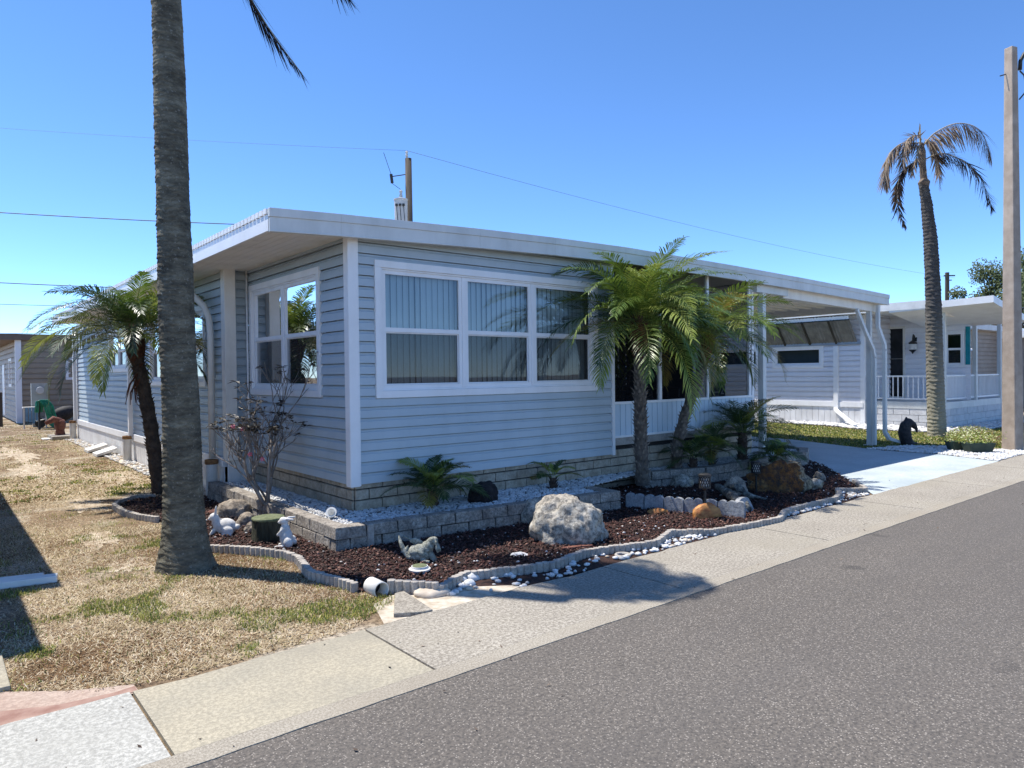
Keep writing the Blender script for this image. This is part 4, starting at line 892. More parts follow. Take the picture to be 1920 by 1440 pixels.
r4 = blob('dolphin_statue', [('c', (-.02, 0, .02), (-.06, 0, .10), .13, .12), ('c', (-.06, 0, .10), (-.09, 0, .26), .12, .125), ('c', (-.09, 0, .26), (-.07, 0, .40), .125, .11), ('c', (-.07, 0, .40), (0, 0, .47), .11, .09), ('c', (0, 0, .47), (.09, 0, .42), .09, .07), ('c', (.09, 0, .42), (.155, 0, .34), .07, .035), ('c', (.155, 0, .34), (.175, 0, .26), .035, .018), ('c', (-.06, 0, .48), (-.05, 0, .57), .05, .02), ('e', (.05, 0, .03), (.14, .09, .03), Z0), ('c', (.0, 0, .2), (.02, .05, .3), .06, .04)],
     'statk', 'black arched animal statue with its snout bent down beside the driveway gravel', 'statue', .012)
r4.location = G(1704, 834, .01); r4.rotation_euler = (0, 0, va)

# stump
sp = G(505, 1019); st = empty('tree_stump', (sp.x+.03, sp.y+.1, 0), 'short dark stump with flat mossy green top between the stones and the sitting rabbit', 'stump')
b = MB(); n = 28
prof = [(.155, 0), (.148, .06), (.142, .15), (.146, .22)]
vs = []; fs = []
for (r_, z_) in prof:
    for k in range(n):
        a = 2*math.pi*k/n; q = r_*(1+.05*math.sin(9*a)+.03*math.sin(17*a+z_*20)); vs.append((st.location.x+q*math.cos(a), st.location.y+q*math.sin(a), z_))
for i in range(3):
    for k in range(n): fs.append((i*n+k, i*n+(k+1) % n, (i+1)*n+(k+1) % n, (i+1)*n+k))
b.add(vs, fs); b.build('stump_body', MT['stumpbark'], st, smooth=True)
b = MB(); b.lathe([(0, .245), (.12, .243), (.152, .236), (.155, .225), (.148, .212), (.1, .21)], (st.location.x, st.location.y, 0), 28); b.build('stump_top', MT['moss'], st)

# lamps, spot, drain
def torch(px, py, zt, label):
    p = G(px, py); e = empty('lamp_stake', p, label, 'garden lamp', 'solar lamp stakes in the mulch'); x, y = p.x, p.y
    b = MB(); b.tube([(x, y, 0), (x, y, zt-.16)], .013, 8); b.lathe([(.013, zt-.18), (.045, zt-.15), (.05, zt-.145)], (x, y, 0), 12); b.build('stake', MT['black'], e)
    b = MB(); n = 14
    for k in range(n):
        a = 2*math.pi*k/n
        for s in (-1, 1):
            P_ = [(x+.058*math.cos(a+s*t*.9), y+.058*math.sin(a+s*t*.9), zt-.15+.125*t) for t in np.linspace(0, 1, 6)]; b.tube(P_, .0042, 4, cap=False)
    b.lathe([(.055, zt-.155), (.062, zt-.155), (.062, zt-.135), (.055, zt-.135)], (x, y, 0), 16); b.build('cage', MT['black'], e)
    b = MB(); b.lathe([(0, zt-.145), (.046, zt-.145), (.046, zt-.03), (0, zt-.03)], (x, y, 0), 14); b.build('diffuser', MT['statw'], e)
    b = MB(); b.lathe([(0, zt), (.05, zt), (.068, zt-.008), (.068, zt-.03), (0, zt-.03)], (x, y, 0), 18); b.build('cap', MT['black'], e)
torch(1322, 975, .50, 'black lattice lamp stake in front of the upright orange stone')
torch(1418, 925, .42, 'black lattice lamp stake in front of the amber log')
p = G(787, 1077); e = empty('solar_light', p, 'round low solar light with pale rim in the mulch below the grey statue', 'garden light'); x, y = p.x, p.y
b = MB(); b.lathe([(0, 0), (.055, 0), (.055, .03), (.085, .035), (.088, .048), (.07, .055), (.066, .07), (.0, .07)], (x, y, 0), 24); b.build('housing', MT['whitepvc'], e)
b = MB(); b.lathe([(0, .0735), (.058, .0735), (.060, .069)], (x, y, 0), 24); b.build('panel', MT['moss'], e)
p = G(622, 966, .24); e = empty('spot_light', (p.x, p.y, .2), 'small round white spot light lying on the raised bed gravel near the corner', 'garden light')
b = MB(); d_ = Vector((-.5, -.7, .5)).normalized(); c0 = Vector((p.x, p.y, .26)); b.tube([c0-d_*.05, c0+d_*.03], [.03, .052], 18); b.tube([c0-d_*.03, Vector((p.x+.03, p.y+.03, .2))], .008, 6); b.build('housing', MT['whitepvc'], e, smooth=False)
b = MB(); b.tube([c0+d_*.031, c0+d_*.034], .034, 18); b.build('lens', MT['concw'], e)
b = MB(); a_ = G(555, 944, .225); b.tube([Vector((p.x, p.y, .215)), G(600, 962, .222), G(578, 955, .222), a_, G(540, 930, .22)], .005, 6); b.build('cable', MT['teal'] if False else MT['pebg'], e)
p = G(722, 1118); e = empty('drain_outlet', p, 'white round drain pipe end poking out at the lawn edge', 'pipe')
b = MB(); d_ = (G(735, 1122)-G(690, 1100)); d_.z = 0; d_.normalize(); c0 = Vector((p.x-.02, p.y+.05, .045))
L_ = []
for rr, off in ((.058, -.22), (.058, .03), (.05, .03), (.05, -.2)):
    pass
n = 20; uu = d_.cross(Vector((0, 0, 1))).normalized(); vs = []; fs = []
for rr, off in ((.060, -.13), (.060, .04), (.053, .04), (.053, -.1)):
    for k in range(n):
        a = 2*math.pi*k/n; vs.append(tuple(c0+d_*off+uu*rr*math.cos(a)+Vector((0, 0, rr*math.sin(a)))))
for i in range(3):
    for k in range(n): fs.append((i*n+k, i*n+(k+1) % n, (i+1)*n+(k+1) % n, (i+1)*n+k))
b.add(vs, fs); b.build('pipe', MT['beige'], e, smooth=True)
b = MB(); b.tube([c0-d_*.09, c0-d_*.085], .055, 16); b.build('pipe_inside', MT['dark'], e)
b = MB(); q = [G(x, y) for x, y in [(740, 1121), (757, 1116), (812, 1152), (795, 1156), (738, 1160)]]; b.prism([(v.x, v.y) for v in q], 0, .035); tag(b.build('splash_block', MT['conc'], bevel=.006), 'grey concrete splash slab between the drain outlet and the pavement', 'slab')
b = MB(); p = G(1168, 1044); b.lathe([(.055, 0), (.072, .0), (.072, .022), (.064, .028), (.048, .022), (.048, 0)], (p.x, p.y, 0), 20); tag(b.build('ring_cover', MT['edging'], smooth=True), 'round white ring lying among the white edge stones', 'cover')
# downspout extension lying on the left lawn
b = MB(); a, c = G(-60, 1098, .04), G(108, 1083, .03); a2 = Vector((-.6, a.y+.06, .04))
b.bar(a2, c, .10, .055); b.bar(a2+Vector((0, .10, .01)), c+Vector((-.08, .11, .0)), .09, .05); tag(b.build('downspout_extension', MT['fascia'], bevel=.008), 'low grey metal downspout trough lying on the lawn at the left edge', 'gutter')

# ------------------------------------------------------------------ palms
def frond(V_, F_, MI, base, az, el0, L, droop, ll, npair, wd, mi, vee=.5, ang0=1.1, start=.12, twist=0., leafdroop=.35, rach=.008, dens=1., rmi=0, side=0.):
    """appends one pinnate frond as quads (rachis + leaflets) to the lists"""
    S = 14; pts = []; p = np.array(base, float); az_ = az; e = el0
    for i in range(S+1):
        pts.append(p.copy()); s = i/S
        e = el0-droop*(s**1.25); az_ = az+side*s*s
        d = np.array([math.cos(az_)*math.cos(e), math.sin(az_)*math.cos(e), math.sin(e)]); p = p+d*L/S
    pts = np.array(pts); tan = np.gradient(pts, axis=0); tan /= np.linalg.norm(tan, axis=1)[:, None]
    hor = np.cross(tan, [0, 0, 1.]); hn = np.linalg.norm(hor, axis=1)[:, None]; hor = np.where(hn > .05, hor/np.maximum(hn, 1e-6), np.array([math.sin(az), -math.cos(az), 0])[None]); upn = np.cross(hor, tan)
    if twist: hor, upn = hor*math.cos(twist)+upn*math.sin(twist), upn*math.cos(twist)-hor*math.sin(twist)
    b0 = len(V_)
    for i in range(S+1):
        r_ = rach*(1-.75*i/S); V_ += [tuple(pts[i]-hor[i]*r_), tuple(pts[i]+upn[i]*r_*.8), tuple(pts[i]+hor[i]*r_), tuple(pts[i]-upn[i]*r_*.5)]
    for i in range(S):
        for k in range(4): F_.append((b0+i*4+k, b0+i*4+(k+1) % 4, b0+i*4+4+(k+1) % 4, b0+i*4+4+k)); MI.append(rmi)
    for j in range(npair):
        s = start+(1-start)*(j+.5)/npair; x = s*S; i = min(int(x), S-1); f = x-i
        P = pts[i]*(1-f)+pts[i+1]*f; T = tan[i]; H = hor[i]; U = upn[i]
        env = math.sin(math.pi*min(1, (.12+.88*(s-start)/(1-start)))**.75)**.6 if s < .98 else .35
        for sd in (-1, 1):
            if random.random() > dens: continue
            l = ll*env*random.uniform(.82, 1.12); a = ang0*(1-.45*s)+random.uniform(-.1, .1); v = vee+random.uniform(-.15, .15)
            D = T*math.cos(a)+(H*sd*math.cos(v)+U*math.sin(v))*math.sin(a); D /= np.linalg.norm(D)
            Wd = np.cross(D, U if abs(D @ U) < .9 else H); Wd /= np.linalg.norm(Wd); Wd = Wd*wd*random.uniform(.75, 1.2)
            m1 = P+D*l*.45+np.array([0, 0, -l*leafdroop*.12]); m2 = P+D*l*.8+np.array([0, 0, -l*leafdroop*.48]); m3 = P+D*l+np.array([0, 0, -l*leafdroop])
            q = len(V_); V_ += [tuple(P-Wd*.4), tuple(P+Wd*.4), tuple(m1+Wd), tuple(m1-Wd), tuple(m2+Wd*.7), tuple(m2-Wd*.7), tuple(m3+Wd*.06), tuple(m3-Wd*.06)]
            F_ += [(q, q+1, q+2, q+3), (q+3, q+2, q+4, q+5), (q+5, q+4, q+6, q+7)]; MI += [mi]*3
def crown_mesh(name, V_, F_, MI, mats, parent):
    return np_mesh(name, np.array(V_), np.array(F_), mats, np.array(MI), parent)
LEAFM = [MT['leafA'], MT['leafB'], MT['leafD'], MT['leafY'], MT['dry']]
def pygmy(name, base, path, rad, label, crown, cat='palm tree', nf=42, L=(1.0, 1.25), ll=.24, npair=46, wd=.0085, yellow=.05, seed=1, stubs=True, elr=(-.35, 1.35), droop=(1.3, 2.0), dark=.15, fibre=.45, lean=None, group=None, skipaz=None, dens=1., darkstub=False):
    random.seed(seed); root = empty(name, base, label, cat, group)
    # trunk with leaf-base stubs
    b = MB(); pts = [Vector(p) for p in path]; P_ = []
    for i in range(len(pts)-1):
        for k in range(6): P_.append(pts[i].lerp(pts[i+1], k/6))
    P_.append(pts[-1]); nP = len(P_); rr = [rad*(1.12-.25*i/nP+.08*math.sin(i*1.7)) for i in range(nP)]
    b.tube(P_, rr, 14); zt = pts[-1].z; zb = pts[0].z
    if stubs:
        tot = sum((P_[i+1]-P_[i]).length for i in range(nP-1)); ns = int(tot/.009); acc = 0
        for k in range(ns):
            t = k/ns*(nP-1); i = int(t); c = P_[i].lerp(P_[min(i+1, nP-1)], t-i); az = k*2.39996; up_ = (P_[min(i+1, nP-1)]-P_[i]).normalized()
            o_ = Vector((math.cos(az), math.sin(az), 0)); r_ = rr[i]*.92; hi = k/ns
            ln = random.uniform(.015, .05) if hi < 1-fibre*.5 else random.uniform(.03, .07)
            tip = c+o_*(r_+ln)+up_*random.uniform(.03, .06); ww = up_.cross(o_)*.017
            b.add([c+o_*r_-ww-up_*.014, c+o_*r_+ww-up_*.014, c+o_*r_+ww*.8+up_*.014, c+o_*r_-ww*.8+up_*.014, tip+ww*.35, tip-ww*.35], [(0, 1, 4, 5), (1, 2, 4), (3, 0, 5), (2, 3, 5, 4)], 1 if hi < 1-fibre*.5 else 2)
    top = pts[-1]
    b.build('trunk', [MT['stubm'] if not darkstub else MT['stubd'], MT['stub'] if not darkstub else MT['stubd'], MT['fibre']], root)
    if fibre > 0:
        b = MB(); d = (pts[-1]-pts[-2]).normalized(); c = top
        b.tube([c-d*.36, c-d*.22, c-d*.05, c+d*.08, c+d*.2], [rad*.9, rad*1.35, rad*1.6, rad*1.2, rad*.4], 14)
        for k in range(160):
            t = random.uniform(-.33, .12); az = random.uniform(0, 6.28); o_ = Vector((math.cos(az), math.sin(az), 0)); r_ = rad*(1.45 if t > -.2 else 1.1)
            q = c+d*t+o_*r_; ww = Vector((-o_.y, o_.x, 0))*.010; tip = q+o_*random.uniform(.01, .04)+d*random.uniform(.03, .09)
            b.add([q-ww, q+ww, tip+ww*.3, tip-ww*.3], [(0, 1, 2, 3)])
        b.build('crown_shaft', MT['fibre'], root, smooth=False)
    V_, F_, MI = [], [], []
    for k in range(nf):
        t = (k+.5)/nf; az = k*2.39996+random.uniform(-.15, .15)
        if skipaz and skipaz(az % (2*math.pi), t): continue
        el = elr[1]-(elr[1]-elr[0])*t**.9; l = random.uniform(*L)*(1-.25*(1-t)**3)
        u = random.random(); mi = 3 if (t > .8 and u < yellow*4) or u < yellow else (2 if u < dark+(.25 if t > .6 else 0) else (1 if u > .72 else 0))
        frond(V_, F_, MI, np.array(top)+np.array([math.cos(az)*.03, math.sin(az)*.03, .06*(1-t)]), az, el, l, random.uniform(*droop), ll, npair, wd, mi, vee=.38, rmi=1 if mi != 2 else 0, twist=random.uniform(-.45, .45), dens=dens, side=random.uniform(-.3, .3))
    crown_mesh('crown', V_, F_, MI, LEAFM, root)
    return root
pa = G(1205, 902, .15)
pygmy('date_palm', (pa.x, pa.y, .1), [(pa.x, pa.y, .1), (pa.x-.03, pa.y, .7), (pa.x-.04, pa.y, 1.3), (pa.x-.03, pa.y, 1.7), (pa.x-.05, pa.y, 2.20)], .080, 'small feathery palm with straight trunk in front of the big window edge', None, nf=64, L=(1.35, 1.8), ll=.30, npair=50, wd=.0072, seed=3, elr=(-.12, 1.45), droop=(1.15, 1.75), dark=.08)
pb = G(1268, 882, .18)
def onray(px, py, Y): return tuple(PY(px, py, Y))
by = pb.y
pygmy('date_palm', (pb.x, pb.y, .1), [(pb.x, pb.y, .1), onray(1270, 830, by), onray(1284, 780, by-.02), onray(1304, 722, by-.05), onray(1318, 680, by-.08), onray(1326, 640, by-.1)], .072, 'small feathery palm with curved leaning trunk in front of the screened porch', None, nf=36, L=(1.2, 1.55), ll=.28, npair=48, wd=.0072, seed=8, dark=.12, elr=(.08, 1.4))
pl = G(300, 925, 0)
pygmy('date_palm', (pl.x, pl.y, 0), [(pl.x, pl.y, 0)]+[tuple(DP(x, y, 9.7)) for x, y in [(291, 860), (283, 800), (272, 740), (261, 690), (254, 655), (251, 632)]], .085, 'small leaning palm with yellowing fronds behind the big trunk at the left', None, nf=48, L=(1.2, 1.6), ll=.28, npair=50, wd=.0078, seed=12, yellow=.03, dark=.4, elr=(-.12, 1.45), droop=(1.2, 1.9), darkstub=True)
b = MB()
for k in range(7):
    s = DP(262+random.uniform(-6, 6), 700+random.uniform(-20, 10), 9.65); e_ = DP(248+random.uniform(-16, 12), 755+random.uniform(-12, 10), 9.6); b.tube([s, s.lerp(e_, .5)+Vector((-.05, 0, -.02)), e_], [.014, .009, .004], 5)
dp_root = [o for o in bpy.data.objects if o.get('label', '').startswith('small leaning palm')][0]
b.build('dead_stalks', MT['fibre'], dp_root)
# low palms in the raised bed
def lowpalm(px, py, zb, h, nf, L, label, seed, dark=.7, **kw):
    p = G(px, py, zb); return pygmy('young_palm', (p.x, p.y, zb-.02), [(p.x, p.y, zb-.02), (p.x, p.y, zb+h*.5), (p.x, p.y, zb+h)], kw.pop('rad', .05), label, None, 'young palm', nf=nf, L=L, ll=kw.pop('ll', .17), npair=kw.pop('npair', 34), wd=.006, seed=seed, elr=kw.pop('elr', (.15, 1.35)), droop=kw.pop('droop', (.9, 1.5)), dark=dark, fibre=0, darkstub=True, group='low palms in the raised bed', **kw)
lowpalm(812, 947, .2, .16, 22, (.48, .62), 'dark bushy young palm in the gravel below the big front window', 21)
lowpalm(1037, 915, .2, .12, 7, (.30, .40), 'tiny sparse young palm with yellow tips between the black rock and the palm trunks', 23, yellow=.35, ll=.10, rad=.04)
lowpalm(1392, 862, .2, .42, 30, (.8, 1.0), 'large dark bushy palm at the porch corner beside the driveway', 25, ll=.22, npair=36, rad=.07)
lowpalm(1335, 872, .2, .22, 16, (.5, .65), 'dark low palm under the porch panel right of the curved trunk', 27)
lowpalm(1300, 880, .2, .15, 10, (.4, .55), 'dark low palm close behind the curved trunk', 29)
lowpalm(1450, 872, .2, .12, 16, (.35, .5), 'dark spiky young palm at the driveway end of the far raised bed', 31, elr=(-.1, 1.2))

# the big grey palm whose crown is above the frame
big = empty('royal_palm', (TR0[0], TR0[1], 0), 'huge grey ringed palm trunk standing on the dry lawn, crown out of view', 'palm tree')
def ringed(root, base, top, r0, r1, flare, H, m, ringp=.03, amp=.004, name='trunk', nz=380, na=64, bulge=0.):
    vs = []; fs = []; base, top = Vector(base), Vector(top)
    ph = 0
    for i in range(nz+1):
        t = (i/nz)**1.0; z = t; c = base.lerp(top, t); c.x += bulge*math.sin(t*math.pi)
        r = r0+(r1-r0)*t+flare*math.exp(-t*H/.22)
        for k in range(na):
            a = 2*math.pi*k/na; zz = t*H
            wob = .012*mnoise.noise(Vector((math.cos(a)*1.2, math.sin(a)*1.2, zz*1.1)))
            rg = (zz+.012*mnoise.noise(Vector((math.cos(a)*2, math.sin(a)*2, zz*3)))*2)/ringp; fr_ = rg-math.floor(rg)
            cell = mnoise.noise(Vector((math.floor(rg)*1.7, math.cos(a)*1.5, math.sin(a)*1.5)))
            st_ = amp*((1-fr_)**.7)*(.55+.9*cell)*(.42+.58*max(0, -math.cos(a-math.atan2(rt[1], rt[0]))))
            fine = .003*mnoise.noise(Vector((math.cos(a)*9, math.sin(a)*9, zz*14)))
            low = flare*.5*math.exp(-zz/.10)*mnoise.noise(Vector((math.cos(a)*2.5, math.sin(a)*2.5, zz*6))) if flare else 0
            q = r+wob+st_+fine+low; vs.append((c.x+q*math.cos(a), c.y+q*math.sin(a), c.z))
    for i in range(nz):
        for k in range(na): fs.append((i*na+k, i*na+(k+1) % na, (i+1)*na+(k+1) % na, (i+1)*na+k))
    return np_mesh(name, np.array(vs), np.array(fs), m, None, root, smooth=True)
BT = (1.625, 6.62, 7.35)
ringed(big, (TR0[0], TR0[1], -.02), BT, .157, .090, .085, 7.3, MT['trunk'], .034, .013, bulge=-.01, nz=1500, na=60)
def dead_crown(root, top, specs, name='frond', mat_=('dry', 'dryd', 'straw'), ll=.36, wd=.009, npair=60, rach=.016, leafdroop=.9):
    for (az, el, L, dr, mi, side) in specs:
        V_, F_, MI = [], [], []
        frond(V_, F_, MI, np.array(top), az, el, L, dr, ll, npair, wd, mi, vee=-.5, ang0=1.0, start=.10, leafdroop=leafdroop, rach=rach, rmi=2, side=side, dens=.9)
        np_mesh(name, np.array(V_), np.array(F_), [MT[m_] for m_ in mat_], np.array(MI), root)
random.seed(5)
specs = []
for k, az in enumerate((-28, -16, -6, 4, 14, 25, 36, 50, 64, 9, -11, 20)):
    specs.append((R(az), random.uniform(.3, .95), random.uniform(1.5, 2.05), random.uniform(2.3, 2.9), random.choice([0, 1]), random.uniform(-.2, .2)))
dead_crown(big, (BT[0], BT[1], BT[2]), specs, ll=.42, wd=.011, npair=70, rach=.02)
# the frond whose tip hangs into view: follow its measured curve
def path_frond(root, pts, ll, npair, wd, mi, mats, leafdroop=.3, rach=.015, ang=.22, name='frond'):
    P = [Vector(p) for p in pts]; Q = []
    for i in range(len(P)-1):
        p0, p1, p2, p3 = P[max(i-1, 0)], P[i], P[i+1], P[min(i+2, len(P)-1)]
        for k in range(8):
            t = k/8; Q.append(.5*((2*p1)+(p2-p0)*t+(2*p0-5*p1+4*p2-p3)*t*t+(3*p1-p0-3*p2+p3)*t**3))
    Q.append(P[-1]); n = len(Q); b = MB(); b.tube(Q, [rach*(1-.8*i/n) for i in range(n)], 6, 2)
    for j in range(npair):
        s = .1+.9*j/npair; x = s*(n-1); i = min(int(x), n-2); p = Q[i].lerp(Q[i+1], x-i); T = (Q[i+1]-Q[i]).normalized(); H = T.cross(Vector((0, 0, 1))); H = H.normalized() if H.length > .05 else Vector((1, 0, 0)); U = H.cross(T)
        env = 1 if s < .8 else max(.4, (1-s)/.2)
        for sd in (-1, 1):
            l = ll*env*random.uniform(.75, 1.1); ph = random.uniform(-1.2, 1.2); D = (T+(H*sd*math.cos(ph)+U*math.sin(ph))*random.uniform(ang*.5, ang*1.3)+Vector((0, 0, -leafdroop*random.uniform(.45, 1)))).normalized()
            W_ = D.cross(U).normalized()*wd*random.uniform(.6, 1.2); m1 = p+D*l*.5+Vector((0, 0, -l*.03)); m2 = p+D*l+Vector((0, 0, -l*.12*leafdroop))
            b.add([p-W_*.4, p+W_*.4, m1+W_, m1-W_, m2+W_*.1, m2-W_*.1], [(0, 1, 2, 3), (3, 2, 4, 5)], mi)
    return b.build(name, mats, root)
DM = [MT['dry'], MT['dryd'], MT['straw']]
tp = Vector(BT)
path_frond(big, [tp, tp+Vector((.35, -.2, .42)), tp+Vector((.85, -.25, .15)), DP(400, -170, 6.25), DP(462, -20, 6.2), DP(510, 62, 6.15), DP(566, 138, 6.1)], .42, 120, .010, 1, DM, ang=.22)
path_frond(big, [tp, tp+Vector((.5, -.1, .35)), tp+Vector((1.05, -.2, -.1)), DP(520, -200, 6.3), DP(610, -60, 6.2), DP(655, -2, 6.1)], .42, 80, .010, 1, DM, ang=.3)
if False: path_frond(big, [tp, tp+Vector((-.1, .3, .4)), tp+Vector((-.2, .8, -.1)), tp+Vector((-.25, 1.0, -1.2)), tp+Vector((-.2, 1.05, -2.0))], .42, 80, .010, 0, DM, ang=.4)

# dying palm on the right
rp = G(1757, 818); rpy = empty('queen_palm', rp, 'tall ringed palm on the right with a few dead brown drooping fronds', 'palm tree')
topr = DP(1728, 300, 16.6)
ptsr = [(1757, 818), (1753, 700), (1750, 560), (1745, 450), (1737, 380), (1731, 345)]
b = MB(); ringed_pts = [DP(x, y, 16.7) for x, y in ptsr]
def ringed_path(root, pts, radii, m, ringp, amp, name='trunk', nz=420, na=40):
    P = [Vector(p) for p in pts]; vs = []; fs = []; zs = [p.z for p in P]
    for i in range(nz+1):
        z = zs[0]+(zs[-1]-zs[0])*i/nz; c = Vector((np.interp(z, zs, [p.x for p in P]), np.interp(z, zs, [p.y for p in P]), z)); r = np.interp(z, zs, radii)
        for k in range(na):
            a = 2*math.pi*k/na; rg = (z+.05*mnoise.noise(Vector((math.cos(a)*1.3, math.sin(a)*1.3, z*1.2))))/ringp; fr_ = rg-math.floor(rg)
            q = r+amp*(1-fr_)*(.6+.8*mnoise.noise(Vector((math.floor(rg)*2.1, math.cos(a)*2, math.sin(a)*2))))+.008*mnoise.noise(Vector((math.cos(a)*3, math.sin(a)*3, z*4)))
            vs.append((c.x+q*math.cos(a), c.y+q*math.sin(a), z))
    for i in range(nz):
        for k in range(na): fs.append((i*na+k, i*na+(k+1) % na, (i+1)*na+(k+1) % na, (i+1)*na+k))
    return np_mesh(name, np.array(vs), np.array(fs), m, None, root)
ringed_path(rpy, ringed_pts, [.195, .175, .160, .140, .112, .095], MT['trunk2'], .085, .022)
b = MB(); c0, c1 = DP(1733, 352, 16.7), DP(1727, 268, 16.7); d = (c1-c0)
b.tube([c0, c0+d*.12, c0+d*.2, c0+d*.5, c0+d*.8, c1], [.10, .13, .075, .07, .085, .04], 12)
for k in range(60):
    az = random.uniform(0, 6.28); o_ = Vector((math.cos(az), math.sin(az), 0)); q = c0+d*random.uniform(0, .95); tp_ = q+o_*random.uniform(.1, .16)+Vector((0, 0, random.uniform(.0, .14))); ww = Vector((-o_.y, o_.x, 0))*.02
    b.add([q-ww, q+ww, tp_+ww*.2, tp_-ww*.2], [(0, 1, 2, 3)], 1 if random.random() < .5 else 0)
b.tube([DP(1726, 290, 16.7), DP(1725, 233, 16.7)], [.03, .012], 6, 1)
b.build('crown_shaft', [MT['dry'], MT['straw']], rpy)
def rf(pts, **kw): path_frond(rpy, [DP(x, y, z) for x, y, z in pts], mats=DM, **kw)
random.seed(9)
rf([(1730, 275, 16.7), (1752, 250, 16.5), (1790, 232, 16.3), (1825, 236, 16.2), (1845, 256, 16.1), (1858, 296, 16.0)], ll=.58, npair=85, wd=.015, mi=0, leafdroop=2.2, ang=.9)
rf([(1733, 300, 16.7), (1762, 288, 16.5), (1795, 296, 16.3), (1830, 322, 16.2), (1848, 355, 16.1), (1861, 392, 16.0)], ll=.42, npair=110, wd=.018, mi=1, leafdroop=1.1, ang=1.0)
rf([(1728, 268, 16.7), (1712, 268, 16.6), (1688, 270, 16.5), (1666, 292, 16.4), (1660, 325, 16.3), (1662, 352, 16.3)], ll=.40, npair=85, wd=.015, mi=0, leafdroop=1.8, ang=.8)
rf([(1728, 262, 16.7), (1718, 254, 16.6), (1702, 262, 16.5), (1694, 290, 16.4), (1692, 315, 16.4)], ll=.40, npair=60, wd=.014, mi=0, leafdroop=1., ang=.9)
rf([(1729, 300, 16.7), (1712, 305, 16.6), (1692, 322, 16.5), (1683, 350, 16.4), (1684, 390, 16.3), (1697, 425, 16.3)], ll=.34, npair=90, wd=.016, mi=1, leafdroop=.6, ang=.8)
rf([(1733, 268, 16.7), (1742, 264, 16.8), (1752, 280, 16.9), (1758, 310, 17.0), (1763, 352, 17.0)], ll=.34, npair=80, wd=.014, mi=0, leafdroop=.7, ang=.6)
rf([(1726, 268, 16.7), (1722, 282, 16.4), (1714, 310, 16.3), (1708, 330, 16.3)], ll=.25, npair=40, wd=.012, mi=0, leafdroop=.9, ang=.7)

# ------------------------------------------------------------------ bare shrub in the raised bed
random.seed(31)
shr = empty('desert_rose', (2.86, 7.72, .19), 'nearly leafless grey branching shrub with few dark leaves and pink blooms by the house corner', 'shrub')
bb = MB(); lf = MB(); fl = MB(); tips = []
def grow(p, d, r_, L, depth):
    n = 4; pts = [p]; 
    for k in range(n):
        d = (d+Vector((random.uniform(-.16, .16), random.uniform(-.16, .16), random.uniform(-.03, .16)))).normalized(); pts.append(pts[-1]+d*L/n)
    bb.tube(pts, [r_*(1-.35*k/n) for k in range(n+1)], 7 if depth < 2 else 5)
    if depth >= 4 or r_ < .0035: tips.append((pts[-1], d)); return
    for k in range(random.choice([2, 3, 3])):
        a = random.uniform(0, 6.28); s = random.uniform(.35, .85); side = Vector((math.cos(a), math.sin(a), .1)); nd = (d+side*s).normalized()
        grow(pts[-1], nd, r_*random.uniform(.55, .72), L*random.uniform(.62, .9), depth+1)
for az, tl, r_, L in [(2.6, .50, .022, .31), (2.2, .75, .017, .27), (-.4, .10, .024, .50), (1.2, .25, .018, .32), (2.9, .9, .015, .32), (.4, .35, .015, .30), (3.0, .35, .016, .34)]:
    cdx = Vector(rt*math.cos(az)) + Vector((fw[0], fw[1], 0))*math.sin(az)*.4
    grow(Vector((2.86+random.uniform(-.05, .05), 7.72+random.uniform(-.05, .05), .19)), (Vector((0, 0, 1))+cdx*tl).normalized(), r_, L, 0)
for (p, d) in tips:
    if random.random() < (.5 if p.z > 1.0 else .15):
        for k in range(random.choice([3, 4, 5])):
            a = random.uniform(0, 6.28); o_ = (Vector((math.cos(a), math.sin(a), random.uniform(-.1, .7)))).normalized(); L = random.uniform(.055, .10); s = o_.cross(Vector((0, 0, 1))).normalized()*L*.22
            lf.add([p, p+o_*L*.45+s, p+o_*L+Vector((0, 0, -L*.25)), p+o_*L*.45-s], [(0, 1, 2, 3)])
for px_ in [(469, 852), (492, 861), (437, 800), (455, 805)]:
    c = DP(px_[0], px_[1], 7.55)
    for k in range(5):
        a = k*1.2566; fl.add([c, c+Vector((math.cos(a)*.022, .01, math.sin(a)*.022)), c+Vector((math.cos(a+.5)*.028, .0, math.sin(a+.5)*.028)), c+Vector((math.cos(a+1)*.022, .01, math.sin(a+1)*.022))], [(0, 1, 2, 3)])
bb.build('branches', MT['twig'], shr, smooth=True); lf.build('leaves', MT['twigleaf'], shr); fl.build('flowers', MT['flower'], shr)

# ------------------------------------------------------------------ poles and wires
pc = G(1899, 845); po = empty('utility_pole', pc, 'square grey concrete utility pole at the right edge', 'pole')
b = MB(); bt, tt = .132, .078; top = DP(1890, 95, (np.array(pc)-np.array([0, 0, 1.6])) @ fw)
ax = Vector((-.95, .31, 0)).normalized(); ay = Vector((-ax.y, ax.x, 0)); vs = []
for c, h_ in ((pc, bt), (Vector((pc.x-.03, pc.y+.02, top.z)), tt)): vs += [c+ax*h_*i+ay*h_*j for i, j in ((-1, -1), (1, -1), (1, 1), (-1, 1))]
b.add(vs, [(0, 1, 5, 4), (1, 2, 6, 5), (2, 3, 7, 6), (3, 0, 4, 7), (4, 5, 6, 7)]); b.build('pole_shaft', MT['polec'], po, bevel=.015)
b = MB(); q = Vector((pc.x, pc.y, 0)); T_ = lambda r_, z_: q+Vector((rt[0], rt[1], 0))*r_+Vector((0, 0, z_)); tz = top.z
b.tube([T_(.14, tz-.42), T_(.15, tz-.25), T_(.22, tz-.12), T_(.45, tz+.12), T_(.9, tz+.35)], .035, 8); b.build('lamp_arm', MT['black'], po, smooth=True)
